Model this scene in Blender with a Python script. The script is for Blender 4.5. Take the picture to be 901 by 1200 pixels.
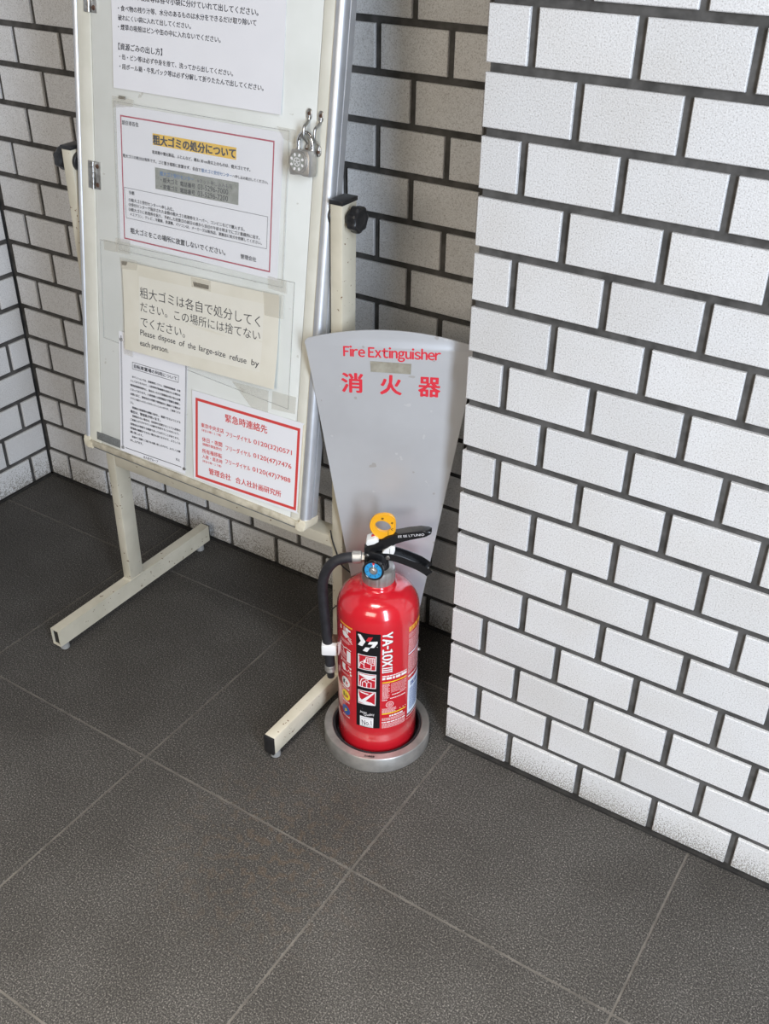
import bpy, bmesh, math, random
from mathutils import Vector, Matrix
from mathutils.geometry import tessellate_polygon

# ------------------------------------------------------------------ scene, camera, light
sc = bpy.context.scene
for o in list(bpy.data.objects):
    bpy.data.objects.remove(o, do_unlink=True)
COL = sc.collection
R = math.radians

F_PX, W_PX, H_PX = 1204.40, 901, 1200
CAM = Vector((0.57112, -1.10730, 1.26017))
YAW, PITCH, ROLL = -0.561853, -0.577596, 0.0131541
fwd = Vector((math.sin(YAW) * math.cos(PITCH), math.cos(YAW) * math.cos(PITCH), math.sin(PITCH)))
rgt = fwd.cross(Vector((0, 0, 1))).normalized()
upv = rgt.cross(fwd)
c_, s_ = math.cos(ROLL), math.sin(ROLL)
rgt, upv = c_ * rgt + s_ * upv, -s_ * rgt + c_ * upv
cam_d = bpy.data.cameras.new('camera')
cam_d.sensor_fit = 'VERTICAL'
cam_d.sensor_height = 24.0
cam_d.lens = F_PX / H_PX * 24.0
cam_d.clip_start = 0.02
cam = bpy.data.objects.new('camera', cam_d)
COL.objects.link(cam)
m = Matrix((rgt, upv, -fwd)).transposed().to_4x4()
m.translation = CAM
cam.matrix_world = m
sc.camera = cam

sc.view_settings.view_transform = 'Standard'
sc.view_settings.look = 'None'
sc.view_settings.gamma = 1.0
sc.view_settings.exposure = 0.0
sc.view_settings.use_curve_mapping = False
sc.cycles.transparent_max_bounces = 32

world = bpy.data.worlds.new('world')
sc.world = world
world.use_nodes = True
bg = world.node_tree.nodes['Background']
bg.inputs['Color'].default_value = (1.0, 0.89, 0.73, 1)
bg.inputs['Strength'].default_value = 0.07


def area(name, loc, aim, sx, sy, watts, col, spread=180):
    d = bpy.data.lights.new(name, 'AREA')
    d.shape = 'RECTANGLE'
    d.size, d.size_y = sx, sy
    d.energy = watts
    d.color = col
    d.spread = R(spread)
    o = bpy.data.objects.new(name, d)
    COL.objects.link(o)
    o.location = loc
    o.rotation_euler = (Vector(aim) - Vector(loc)).to_track_quat('-Z', 'Y').to_euler()
    return o


# daylight from the glazed entrance beside the pillar, an added warm fill behind the viewer, and ceiling lamps
area('entrance_daylight', (2.0, -1.55, 1.35), (-0.1, 0.1, 0.6), 0.42, 2.2, 84, (0.75, 0.85, 1.0))
area('front_fill', (0.55, -3.3, 1.9), (0.0, 0.0, 0.9), 1.6, 1.0, 44, (1.0, 0.89, 0.75))  # unseen fill, added to lift the walls and board with warm light
area('ceiling_lamp', (0.30, -1.20, 2.75), (0.25, -1.05, 0), 0.9, 0.6, 14.0, (1.0, 0.96, 0.90), 54)
for lx, ly in ((0.1, -1.0), (0.5, -1.4), (-0.3, -1.5), (0.9, -0.9), (0.2, -1.9)):
    area('ceiling_downlight', (lx, ly, 2.7), (lx, ly, 0), 0.07, 0.07, 0.8, (1.0, 0.93, 0.82))


# ------------------------------------------------------------------ materials
def mat(name, color, rough=0.5, metal=0.0, coat=0.0, spec=0.5):
    mt = bpy.data.materials.new(name)
    mt.use_nodes = True
    b = mt.node_tree.nodes['Principled BSDF']
    b.inputs['Base Color'].default_value = (*color, 1)
    b.inputs['Roughness'].default_value = rough
    b.inputs['Metallic'].default_value = metal
    b.inputs['Coat Weight'].default_value = coat
    b.inputs['Coat Roughness'].default_value = 0.05
    b.inputs['Specular IOR Level'].default_value = spec
    return mt


class NT:
    def __init__(self, mt):
        self.t = mt.node_tree
        self.n = self.t.nodes
        self.bsdf = self.n['Principled BSDF']
        self.co = self.n.new('ShaderNodeTexCoord').outputs['Object']

    def link(self, a, b):
        self.t.links.new(a, b)

    def noise(self, scale, detail=2.0, rough=0.5, vec=None):
        x = self.n.new('ShaderNodeTexNoise')
        x.inputs['Scale'].default_value = scale
        x.inputs['Detail'].default_value = detail
        x.inputs['Roughness'].default_value = rough
        self.link(vec or self.co, x.inputs['Vector'])
        return x.outputs['Fac']

    def stretch(self, s):
        x = self.n.new('ShaderNodeMapping')
        x.inputs['Scale'].default_value = s
        self.link(self.co, x.inputs['Vector'])
        return x.outputs['Vector']

    def ramp(self, fac, stops):
        x = self.n.new('ShaderNodeValToRGB')
        e = x.color_ramp.elements
        while len(e) < len(stops):
            e.new(0.5)
        for k, (p, c) in enumerate(stops):
            e[k].position = p
            e[k].color = (*c, 1) if len(c) == 3 else c
        self.link(fac, x.inputs['Fac'])
        return x.outputs['Color']

    def mix(self, fac, a, b, mode='MIX'):
        x = self.n.new('ShaderNodeMix')
        x.data_type = 'RGBA'
        x.blend_type = mode
        for sock, v in ((x.inputs[0], fac), (x.inputs[6], a), (x.inputs[7], b)):
            if hasattr(v, 'links'):
                self.link(v, sock)
            elif isinstance(v, (int, float)):
                sock.default_value = v
            else:
                sock.default_value = (*v, 1)
        return x.outputs[2]

    def math(self, op, a, b=None, clamp=False):
        x = self.n.new('ShaderNodeMath')
        x.operation = op
        x.use_clamp = clamp
        for k, v in enumerate((a, b)):
            if v is None:
                continue
            if hasattr(v, 'links'):
                self.link(v, x.inputs[k])
            else:
                x.inputs[k].default_value = v
        return x.outputs[0]

    def sep(self):
        x = self.n.new('ShaderNodeSeparateXYZ')
        self.link(self.co, x.inputs[0])
        return x.outputs

    def color(self, c):
        self.link(c, self.bsdf.inputs['Base Color'])

    def rough(self, c):
        self.link(c, self.bsdf.inputs['Roughness'])

    def bump(self, h, strength, dist):
        x = self.n.new('ShaderNodeBump')
        x.inputs['Strength'].default_value = strength
        x.inputs['Distance'].default_value = dist
        self.link(h, x.inputs['Height'])
        self.link(x.outputs['Normal'], self.bsdf.inputs['Normal'])


def tile_material():
    mt = mat('glazed_wall_tile', (0.7, 0.7, 0.7), 0.42)
    t = NT(mt)
    n1 = t.noise(540, 3, 0.65)
    n2 = t.noise(9, 2)
    geo = t.n.new('ShaderNodeNewGeometry').outputs['Random Per Island']
    base = t.ramp(n1, [(0.30, (0.40, 0.385, 0.37)), (0.44, (0.66, 0.655, 0.65)), (0.60, (0.76, 0.76, 0.76)), (0.8, (0.84, 0.84, 0.84))])
    isl = t.math('MULTIPLY_ADD', geo, 0.08)
    isl.node.inputs[2].default_value = 0.93
    comb = t.n.new('ShaderNodeCombineColor')
    for k in range(3):
        t.link(isl, comb.inputs[k])
    base = t.mix(1.0, base, comb.outputs[0], 'MULTIPLY')
    stain = t.ramp(n2, [(0.35, (0.955, 0.945, 0.93)), (0.6, (1, 1, 1))])
    base = t.mix(1.0, base, stain, 'MULTIPLY')
    # scuffed bottom course: the glaze is worn off in small pits, more towards the floor
    z = t.sep()[2]
    edge = t.n.new('ShaderNodeMapRange')
    edge.inputs[1].default_value = 0.062
    edge.inputs[2].default_value = 0.006
    t.link(z, edge.inputs[0])
    edge.clamp = True
    pit = t.noise(430, 2, 0.6)
    thr = t.math('MULTIPLY_ADD', edge.outputs[0], 0.19)
    thr.node.inputs[2].default_value = 0.345
    isz = t.math('LESS_THAN', z, 0.066)
    worn = t.math('MULTIPLY', t.math('LESS_THAN', pit, thr), isz)
    base = t.mix(t.math('MULTIPLY', worn, 0.8), base, (0.20, 0.18, 0.145))
    t.color(base)
    t.bump(n1, 0.5, 0.0012)
    return mt


def floor_material():
    mt = mat('dark_floor_tile', (0.05, 0.05, 0.05), 0.5, spec=0.22)
    t = NT(mt)
    n1 = t.noise(440, 3, 0.6)
    n2 = t.noise(5, 3, 0.6)
    n3 = t.noise(70, 2, 0.5)
    base = t.ramp(n1, [(0.36, (0.029, 0.027, 0.0245)), (0.50, (0.055, 0.052, 0.048)), (0.60, (0.118, 0.111, 0.101)), (0.71, (0.27, 0.253, 0.232))])
    soil = t.ramp(n2, [(0.35, (0.80, 0.78, 0.76)), (0.65, (1.06, 1.05, 1.04))])
    base = t.mix(1.0, base, soil, 'MULTIPLY')
    # faint rusty patch
    pt = t.n.new('ShaderNodeVectorMath')
    pt.operation = 'DISTANCE'
    t.link(t.co, pt.inputs[0])
    pt.inputs[1].default_value = (-0.10, -0.33, 0)
    near = t.ramp(pt.outputs['Value'], [(0.0, (1, 1, 1)), (0.22, (0, 0, 0))])
    rusty = t.math('MULTIPLY', near, t.math('GREATER_THAN', n3, 0.56))
    base = t.mix(t.math('MULTIPLY', rusty, 0.30), base, (0.13, 0.085, 0.05))
    t.color(base)
    geo = t.ramp(n1, [(0.35, (0.62, 0.62, 0.62)), (0.7, (0.40, 0.40, 0.40))])
    t.rough(geo)
    t.bump(n1, 0.6, 0.0016)
    return mt


def noisy(name, c0, c1, scale, rough=0.5, metal=0.0, bump=0.0, lo=0.35, hi=0.65, stretch=None, detail=3):
    mt = mat(name, c0, rough, metal)
    t = NT(mt)
    n = t.noise(scale, detail, 0.6, t.stretch(stretch) if stretch else None)
    t.color(t.ramp(n, [(lo, c0), (hi, c1)]))
    if bump:
        t.bump(n, bump, 0.001)
    return mt


def cream_material():
    mt = mat('cream_paint', (0.5, 0.48, 0.38), 0.45)
    t = NT(mt)
    n1 = t.noise(14, 3, 0.6)
    base = t.ramp(n1, [(0.3, (0.52, 0.48, 0.375)), (0.7, (0.65, 0.605, 0.49))])
    n2 = t.noise(150, 2, 0.5)
    n3 = t.noise(9, 2, 0.5)
    chips = t.math('MULTIPLY', t.math('GREATER_THAN', n2, 0.70), t.math('GREATER_THAN', n3, 0.50))
    base = t.mix(chips, base, (0.14, 0.07, 0.03))
    t.color(base)
    return mt


def film_material(name, tint, opac, rough=0.12):
    mt = mat(name, tint, rough)
    t = mt.node_tree
    b = t.nodes['Principled BSDF']
    tr = t.nodes.new('ShaderNodeBsdfTransparent')
    mx = t.nodes.new('ShaderNodeMixShader')
    mx.inputs[0].default_value = opac
    t.links.new(tr.outputs[0], mx.inputs[1])
    t.links.new(b.outputs[0], mx.inputs[2])
    t.links.new(mx.outputs[0], t.nodes['Material Output'].inputs['Surface'])
    return mt


def board_material():
    mt = mat('enamel_board', (0.7, 0.72, 0.66), 0.28)
    t = NT(mt)
    n1 = t.noise(6, 4, 0.6)
    n2 = t.noise(60, 2, 0.5)
    base = t.ramp(n1, [(0.3, (0.67, 0.685, 0.64)), (0.6, (0.76, 0.775, 0.74))])
    spots = t.math('GREATER_THAN', n2, 0.73)
    base = t.mix(t.math('MULTIPLY', spots, 0.35), base, (0.35, 0.32, 0.24))
    t.color(base)
    return mt


def sign_material():
    mt = mat('satin_aluminium', (0.62, 0.63, 0.65), 0.36, 0.5)
    t = NT(mt)
    n1 = t.noise(5, 4, 0.6)
    n2 = t.noise(55, 2, 0.5)
    n3 = t.noise(900, 1, 0.5)
    base = t.ramp(n1, [(0.3, (0.60, 0.605, 0.62)), (0.62, (0.69, 0.70, 0.72))])
    base = t.mix(t.math('MULTIPLY', t.math('GREATER_THAN', n2, 0.72), 0.4), base, (0.85, 0.85, 0.85))
    base = t.mix(t.math('MULTIPLY', t.math('LESS_THAN', n2, 0.27), 0.35), base, (0.33, 0.27, 0.2))
    t.color(base)
    t.rough(t.ramp(n1, [(0.3, (0.42, 0.42, 0.42)), (0.7, (0.34, 0.34, 0.34))]))
    t.bump(n3, 0.12, 0.0004)
    return mt


M = {}
M['tile'] = tile_material()
M['grout'] = noisy('dark_grout', (0.046, 0.044, 0.041), (0.095, 0.091, 0.086), 40, 0.9)
M['floor'] = floor_material()
M['floor_grout'] = noisy('floor_grout', (0.085, 0.077, 0.066), (0.14, 0.126, 0.109), 30, 0.9)
M['seal'] = noisy('sealant_and_bore_shade', (0.012, 0.011, 0.010), (0.03, 0.028, 0.025), 60, 0.7)
M['cream'] = cream_material()
M['cream_plain'] = noisy('cream_plastic', (0.60, 0.54, 0.40), (0.70, 0.65, 0.52), 30, 0.5)
M['cream_steel'] = noisy('cream_enamel', (0.66, 0.645, 0.555), (0.73, 0.715, 0.63), 18, 0.4)
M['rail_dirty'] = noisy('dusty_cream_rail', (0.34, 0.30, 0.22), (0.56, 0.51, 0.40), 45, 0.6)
M['alu'] = noisy('aluminium', (0.56, 0.575, 0.60), (0.66, 0.675, 0.70), 20, 0.46, 0.7)
M['alu_cast'] = noisy('cast_aluminium', (0.42, 0.41, 0.39), (0.60, 0.58, 0.55), 30, 0.42, 0.8)
M['board'] = board_material()
M['sign'] = sign_material()
M['black'] = noisy('black_plastic', (0.012, 0.012, 0.013), (0.02, 0.02, 0.021), 60, 0.35)
M['black_gloss'] = mat('black_enamel', (0.010, 0.010, 0.011), 0.22)
M['rubber'] = noisy('black_rubber', (0.010, 0.010, 0.012), (0.02, 0.02, 0.024), 120, 0.55)
M['grey_rubber'] = noisy('grey_rubber', (0.25, 0.25, 0.24), (0.36, 0.36, 0.35), 50, 0.6)
M['chrome'] = mat('chrome', (0.72, 0.72, 0.73), 0.14, 1.0)
M['steel'] = noisy('worn_steel', (0.36, 0.35, 0.33), (0.55, 0.54, 0.52), 80, 0.32, 0.95)
M['rust'] = noisy('rusty_screw', (0.06, 0.03, 0.02), (0.16, 0.09, 0.06), 300, 0.7, 0.3)
M['red'] = mat('red_enamel', (0.56, 0.012, 0.022), 0.22, 0.0, 1.0)
M['white_plastic'] = mat('white_plastic', (0.75, 0.75, 0.74), 0.4)
M['yellow_plastic'] = mat('yellow_plastic', (0.80, 0.38, 0.015), 0.35)
M['paper'] = noisy('white_paper', (0.77, 0.77, 0.80), (0.80, 0.80, 0.83), 8, 0.65)
M['paper_old'] = noisy('yellowed_paper', (0.66, 0.625, 0.52), (0.74, 0.71, 0.615), 10, 0.65)
M['paper_cream'] = noisy('cream_paper', (0.715, 0.69, 0.60), (0.745, 0.72, 0.64), 12, 0.6)
M['plate'] = noisy('white_card', (0.76, 0.76, 0.79), (0.80, 0.80, 0.83), 8, 0.5)
M['film'] = film_material('clear_film', (0.80, 0.82, 0.81), 0.06)
M['film_edge'] = film_material('clear_film_edge', (0.50, 0.52, 0.50), 0.35)
M['tape'] = film_material('old_tape', (0.66, 0.62, 0.53), 0.17, 0.4)
M['tape_dirt'] = film_material('dirty_tape', (0.26, 0.23, 0.18), 0.55, 0.6)
M['sign_tape'] = noisy('beige_tape', (0.24, 0.22, 0.17), (0.36, 0.335, 0.27), 60, 0.6)
M['ink'] = mat('black_ink', (0.025, 0.025, 0.035), 0.6)
M['ink_soft'] = mat('grey_ink', (0.085, 0.085, 0.10), 0.6)
M['ink_blue'] = mat('blue_ink', (0.06, 0.17, 0.38), 0.6)
M['ink_red'] = mat('red_ink', (0.62, 0.055, 0.05), 0.55)
M['ink_maroon'] = mat('maroon_ink', (0.42, 0.05, 0.09), 0.55)
M['mark_yellow'] = mat('yellow_marker', (0.80, 0.50, 0.05), 0.6)
M['mark_grey'] = noisy('grey_marker', (0.24, 0.25, 0.22), (0.31, 0.32, 0.29), 90, 0.6)
M['sign_red'] = mat('sign_red', (0.66, 0.03, 0.05), 0.4)
M['lab_black'] = mat('label_black', (0.008, 0.008, 0.010), 0.35, 0, 0.1, 0.3)
M['lab_white'] = mat('label_white', (0.78, 0.76, 0.76), 0.35)
M['lab_pink'] = mat('label_fine_print', (0.72, 0.42, 0.42), 0.35)
M['lab_red'] = mat('label_red', (0.50, 0.012, 0.025), 0.3, 0, 0.5)
M['lab_yellow'] = mat('label_yellow', (0.82, 0.60, 0.02), 0.35)
M['lab_orange'] = mat('label_amber', (0.80, 0.36, 0.03), 0.35)
M['lab_blue'] = mat('label_blue', (0.03, 0.09, 0.30), 0.35)
M['lab_pale'] = mat('label_pale_blue', (0.70, 0.77, 0.86), 0.35)
M['gauge_blue'] = mat('gauge_blue', (0.03, 0.27, 0.55), 0.35)
M['gauge_red'] = mat('gauge_red', (0.62, 0.03, 0.03), 0.4)
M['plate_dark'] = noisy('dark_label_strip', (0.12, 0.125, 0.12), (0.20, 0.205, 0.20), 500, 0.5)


# ------------------------------------------------------------------ mesh helpers
def obj(name, bm, mats, parent=None, loc=None, sharp=38):
    """link a bmesh built in world space as one object; vertices become relative to its root"""
    if not isinstance(mats, (list, tuple)):
        mats = [mats]
    bmesh.ops.recalc_face_normals(bm, faces=bm.faces) if not bm.faces.layers.int.get('flat') else None
    for f in bm.faces:
        f.smooth = True
    for e in bm.edges:
        if len(e.link_faces) == 2:
            if e.calc_face_angle(0) > R(sharp) or e.link_faces[0].material_index != e.link_faces[1].material_index:
                e.smooth = False
        else:
            e.smooth = False
    if parent is None:
        base = Vector(loc) if loc is not None else Vector((0, 0, 0))
    else:
        base = parent.get('_b')
        base = Vector(base)
    for v in bm.verts:
        v.co = v.co - base
    me = bpy.data.meshes.new(name)
    bm.to_mesh(me)
    bm.free()
    for x in mats:
        me.materials.append(M[x])
    o = bpy.data.objects.new(name, me)
    COL.objects.link(o)
    o['_b'] = tuple(base)
    if parent is None:
        o.location = base
    else:
        o.parent = parent
    return o


def empty(name, loc):
    o = bpy.data.objects.new(name, None)
    o.empty_display_size = 0.05
    COL.objects.link(o)
    o.location = loc
    o['_b'] = tuple(loc)
    return o


def tag(o, label, cat, group=None):
    o['label'] = label
    o['category'] = cat
    if group:
        o['group'] = group
    return o


def struct(o, label, cat):
    o['kind'] = 'structure'
    return tag(o, label, cat)


def new():
    return bmesh.new()


IDENT = lambda p: Vector(p)


def hexa(bm, lo, hi, fn=IDENT, bev=0.0, mi=0, seg=2):
    x0, y0, z0 = lo
    x1, y1, z1 = hi
    P = [(x0, y0, z0), (x1, y0, z0), (x1, y1, z0), (x0, y1, z0), (x0, y0, z1), (x1, y0, z1), (x1, y1, z1), (x0, y1, z1)]
    vs = [bm.verts.new(Vector(p)) for p in P]
    fs = [bm.faces.new([vs[i] for i in q]) for q in ((0, 3, 2, 1), (4, 5, 6, 7), (0, 1, 5, 4), (1, 2, 6, 5), (2, 3, 7, 6), (3, 0, 4, 7))]
    for f in fs:
        f.material_index = mi
    if bev > 0:
        es = list({e for f in fs for e in f.edges})
        r = bmesh.ops.bevel(bm, geom=es, offset=bev, segments=seg, profile=0.5, affect='EDGES', clamp_overlap=True)
        vs = list({v for f in r['faces'] for v in f.verts} | {v for v in vs if v.is_valid})
        for f in {f for v in vs for f in v.link_faces}:
            f.material_index = mi
    for v in vs:
        v.co = fn(v.co)
    return vs


def basis(d):
    d = d.normalized()
    a = Vector((0, 0, 1)) if abs(d.z) < 0.9 else Vector((1, 0, 0))
    u = d.cross(a).normalized()
    return u, d.cross(u).normalized()


def rod(bm, p0, p1, r0, r1=None, seg=20, mi=0, bev=0.0):
    """closed round bar from p0 to p1, optionally with softened ends"""
    p0, p1 = Vector(p0), Vector(p1)
    r1 = r0 if r1 is None else r1
    d = (p1 - p0)
    L = d.length
    d.normalize()
    if bev:
        prof = [(0, r0 - bev), (bev, r0), (L - bev, r1), (L, r1 - bev)]
    else:
        prof = [(0, r0), (L, r1)]
    u, w = basis(d)
    rings = []
    for t, r in prof:
        rings.append([bm.verts.new(p0 + d * t + (u * math.cos(a) + w * math.sin(a)) * r) for a in (2 * math.pi * k / seg for k in range(seg))])
    fs = []
    for A, B in zip(rings, rings[1:]):
        for k in range(seg):
            fs.append(bm.faces.new((A[k], A[(k + 1) % seg], B[(k + 1) % seg], B[k])))
    fs.append(bm.faces.new(rings[0][::-1]))
    fs.append(bm.faces.new(rings[-1]))
    for f in fs:
        f.material_index = mi


def smooth_path(pts, n=8, closed=False):
    P = [Vector(p) for p in pts]
    out = []
    N = len(P)
    rng = range(N if closed else N - 1)
    for i in rng:
        if closed:
            a, b, c, d = P[(i - 1) % N], P[i], P[(i + 1) % N], P[(i + 2) % N]
        else:
            a, b, c, d = P[max(i - 1, 0)], P[i], P[i + 1], P[min(i + 2, N - 1)]
        for k in range(n):
            t = k / n
            out.append(0.5 * ((2 * b) + (c - a) * t + (2 * a - 5 * b + 4 * c - d) * t * t + (3 * b - a - 3 * c + d) * t ** 3))
    if not closed:
        out.append(P[-1])
    return out


def tube(bm, path, r, seg=12, mi=0, closed=False, flat=None):
    """sweep a circle (or an ellipse flattened along vector 'flat') along a path"""
    rad = r if callable(r) else (lambda t: r)
    N = len(path)
    rings = []
    u = None
    for i, p in enumerate(path):
        if closed:
            d = (path[(i + 1) % N] - path[(i - 1) % N]).normalized()
        else:
            d = (path[min(i + 1, N - 1)] - path[max(i - 1, 0)]).normalized()
        if u is None:
            u, w = basis(d)
        else:
            u = (u - d * u.dot(d)).normalized()
            w = d.cross(u)
        rr = rad(i / max(N - 1, 1))
        rings.append([bm.verts.new(p + (u * math.cos(a) + w * math.sin(a)) * rr) for a in (2 * math.pi * k / seg for k in range(seg))])
    fs = []
    pairs = list(zip(rings, rings[1:]))
    if closed:
        pairs.append((rings[-1], rings[0]))
    for A, B in pairs:
        for k in range(seg):
            fs.append(bm.faces.new((A[k], A[(k + 1) % seg], B[(k + 1) % seg], B[k])))
    if not closed:
        fs.append(bm.faces.new(rings[0][::-1]))
        fs.append(bm.faces.new(rings[-1]))
    for f in fs:
        f.material_index = mi


def lathe(bm, prof, c=(0, 0), seg=64, mi=0, cap=True, closed=False):
    rings = []
    for r, z in prof:
        rings.append([bm.verts.new((c[0] + r * math.cos(a), c[1] + r * math.sin(a), z)) for a in (2 * math.pi * k / seg for k in range(seg))])
    fs = []
    pairs = list(zip(rings, rings[1:]))
    if closed:
        pairs.append((rings[-1], rings[0]))
    for A, B in pairs:
        for k in range(seg):
            fs.append(bm.faces.new((A[k], A[(k + 1) % seg], B[(k + 1) % seg], B[k])))
    if cap and not closed:
        fs.append(bm.faces.new(rings[0][::-1]))
        fs.append(bm.faces.new(rings[-1]))
    for f in fs:
        f.material_index = mi


def prism(bm, poly, t0, t1, fn, holes=(), mi=0, bev=0.0):
    """extrude a 2-D polygon (a, b) between depths t0 and t1; fn maps (a, b, t) to space"""
    loops = [[Vector((a, b, 0)) for a, b in poly]] + [[Vector((a, b, 0)) for a, b in h] for h in holes]
    tris = tessellate_polygon(loops) if holes else None
    flat = [p for l in loops for p in l]
    lo = [bm.verts.new((p.x, p.y, t0)) for p in flat]
    hi = [bm.verts.new((p.x, p.y, t1)) for p in flat]
    fs = []
    if holes:
        for t in tris:
            fs.append(bm.faces.new([hi[i] for i in t]))
            fs.append(bm.faces.new([lo[i] for i in reversed(t)]))
    else:
        fs.append(bm.faces.new(hi))
        fs.append(bm.faces.new(lo[::-1]))
    k = 0
    for l in loops:
        n = len(l)
        for i in range(n):
            a, b = k + i, k + (i + 1) % n
            fs.append(bm.faces.new((lo[a], lo[b], hi[b], hi[a])))
        k += n
    for f in fs:
        f.material_index = mi
    vs = lo + hi
    if bev and not holes:
        es = [e for e in {e for f in fs[:2] for e in f.edges}]
        r = bmesh.ops.bevel(bm, geom=es, offset=bev, segments=2, profile=0.5, affect='EDGES', clamp_overlap=True)
        vs = list({v for f in r['faces'] for v in f.verts} | {v for v in vs if v.is_valid})
        for f in {f for v in vs for f in v.link_faces}:
            f.material_index = mi
    for v in vs:
        v.co = fn(v.co)


# ------------------------------------------------------------------ flat artwork (print on papers, labels and signs)
class Canvas:
    """shapes drawn in a plane (x, y in metres), each on a layer a hair above the last, then laid on a real surface"""

    def __init__(self, mats):
        self.bm = bmesh.new()
        self.mats = mats

    def _face(self, pts, mi, lay):
        f = self.bm.faces.new([self.bm.verts.new((x, y, lay)) for x, y in pts])
        f.material_index = self.mats.index(mi)

    def poly(self, pts, mi, lay=0.0):
        area2 = sum(a[0] * b[1] - b[0] * a[1] for a, b in zip(pts, pts[1:] + pts[:1]))
        self._face(pts if area2 > 0 else pts[::-1], mi, lay)

    def rect(self, x0, y0, x1, y1, mi, lay=0.0):
        self.poly([(x0, y0), (x1, y0), (x1, y1), (x0, y1)], mi, lay)

    def ellipse(self, cx, cy, rx, ry, mi, lay=0.0, seg=28, a0=0, a1=360):
        self.poly([(cx + rx * math.cos(R(a0 + (a1 - a0) * k / seg)), cy + ry * math.sin(R(a0 + (a1 - a0) * k / seg))) for k in range(seg + (a1 - a0 < 360))], mi, lay)

    def line(self, pts, w, mi, lay=0.0, closed=False):
        if closed:
            pts = list(pts) + [pts[0]]
        for q, ((x0, y0), (x1, y1)) in enumerate(zip(pts, pts[1:])):
            L = math.hypot(x1 - x0, y1 - y0) or 1e-9
            dx, dy = (x1 - x0) / L * w / 2, (y1 - y0) / L * w / 2
            self.poly([(x0 - dx + dy, y0 - dy - dx), (x1 + dx + dy, y1 + dy - dx), (x1 + dx - dy, y1 + dy + dx), (x0 - dx - dy, y0 - dy + dx)], mi, lay + 1e-5 * (q % 7))

    def arc(self, cx, cy, r, w, mi, lay=0.0, a0=0, a1=360, seg=24, ry=None):
        ry = ry or r
        self.line([(cx + r * math.cos(R(a0 + (a1 - a0) * k / seg)), cy + ry * math.sin(R(a0 + (a1 - a0) * k / seg))) for k in range(seg + 1)], w, mi, lay)

    def frame(self, pts, w, mi, lay=0.0):
        n = len(pts)
        self.line(pts, w, mi, lay, closed=True)

    def text(self, s, p0, p1, mi, lay=0.0, h=None, bold=0.0, anchor='mid', spacing=1.0):
        """set a line of writing so that it runs from p0 to p1 (its middle height on that line)"""
        cu = bpy.data.curves.new('w', 'FONT')
        cu.body = s
        cu.offset = min(bold, 0)
        cu.resolution_u = 3
        cu.space_character = spacing
        to = bpy.data.objects.new('w', cu)
        COL.objects.link(to)
        dg = bpy.context.evaluated_depsgraph_get()
        me = bpy.data.meshes.new_from_object(to.evaluated_get(dg), depsgraph=dg)
        bpy.data.objects.remove(to)
        bpy.data.curves.remove(cu)
        if len(me.vertices) == 0:
            bpy.data.meshes.remove(me)
            return
        xs = [v.co.x for v in me.vertices]
        ys = [v.co.y for v in me.vertices]
        x0, x1, y0, y1 = min(xs), max(xs), min(ys), max(ys)
        ax = Vector((p1[0] - p0[0], p1[1] - p0[1]))
        L = ax.length
        ax.normalize()
        ay = Vector((-ax.y, ax.x))
        sx = L / (x1 - x0)
        sy = h / (y1 - y0) if h else sx
        ym = (y0 + y1) / 2 if anchor == 'mid' else y0
        k = self.mats.index(mi)
        d = bold * sx
        shifts = [(0, 0)]
        if bold > 0:
            shifts = [(-d, 0), (d, 0), (0, d * 0.6), (0, -d * 0.6)]
        if bold > 0.03:
            shifts += [(-d * 0.7, -d * 0.6), (d * 0.7, d * 0.6), (d * 0.7, -d * 0.6), (-d * 0.7, d * 0.6), (0, 0)]
        for q, (oa, ob) in enumerate(shifts):
            vs = []
            for v in me.vertices:
                a, b = (v.co.x - x0) * sx + oa, (v.co.y - ym) * sy + ob
                vs.append(self.bm.verts.new((p0[0] + ax.x * a + ay.x * b, p0[1] + ax.y * a + ay.y * b, lay + q * 1.2e-5)))
            for p in me.polygons:
                f = self.bm.faces.new([vs[i] for i in p.vertices])
                f.material_index = k
        bpy.data.meshes.remove(me)

    def tight(self, s, p0, p1, mi, lay=0.0, h=0.02, bold=0.0, gap=0.07):
        """grotesque lettering: each letter set by its own width, from p0 to p1 along the foot of the line"""
        full = lambda ch: chr(ord(ch) + 0xFEE0) if '!' <= ch <= '~' else ch
        glyphs, x = [], 0.0
        for ch in s:
            if ch == ' ':
                x += 0.24
                continue
            cu = bpy.data.curves.new('w', 'FONT')
            cu.body = full(ch)
            cu.resolution_u = 3
            to = bpy.data.objects.new('w', cu)
            COL.objects.link(to)
            dg = bpy.context.evaluated_depsgraph_get()
            me = bpy.data.meshes.new_from_object(to.evaluated_get(dg), depsgraph=dg)
            bpy.data.objects.remove(to)
            bpy.data.curves.remove(cu)
            co = [(v.co.x, v.co.y) for v in me.vertices]
            fs = [tuple(p.vertices) for p in me.polygons]
            bpy.data.meshes.remove(me)
            gx0, gx1 = min(c[0] for c in co), max(c[0] for c in co)
            if ch == '-':
                co = [(gx0 + (a - gx0) * 0.42, b * 1.0) for a, b in co]
                gx1 = gx0 + (gx1 - gx0) * 0.42
            glyphs.append(([(a - gx0 + x, b) for a, b in co], fs))
            x += gx1 - gx0 + gap
        W = x - gap
        tall = max(b for co, fs in glyphs for a, b in co)
        low = 0.0
        ax = Vector((p1[0] - p0[0], p1[1] - p0[1]))
        sx, sy = ax.length / W, h / tall
        ax.normalize()
        ay = Vector((-ax.y, ax.x))
        k = self.mats.index(mi)
        d = bold * sx
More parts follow.
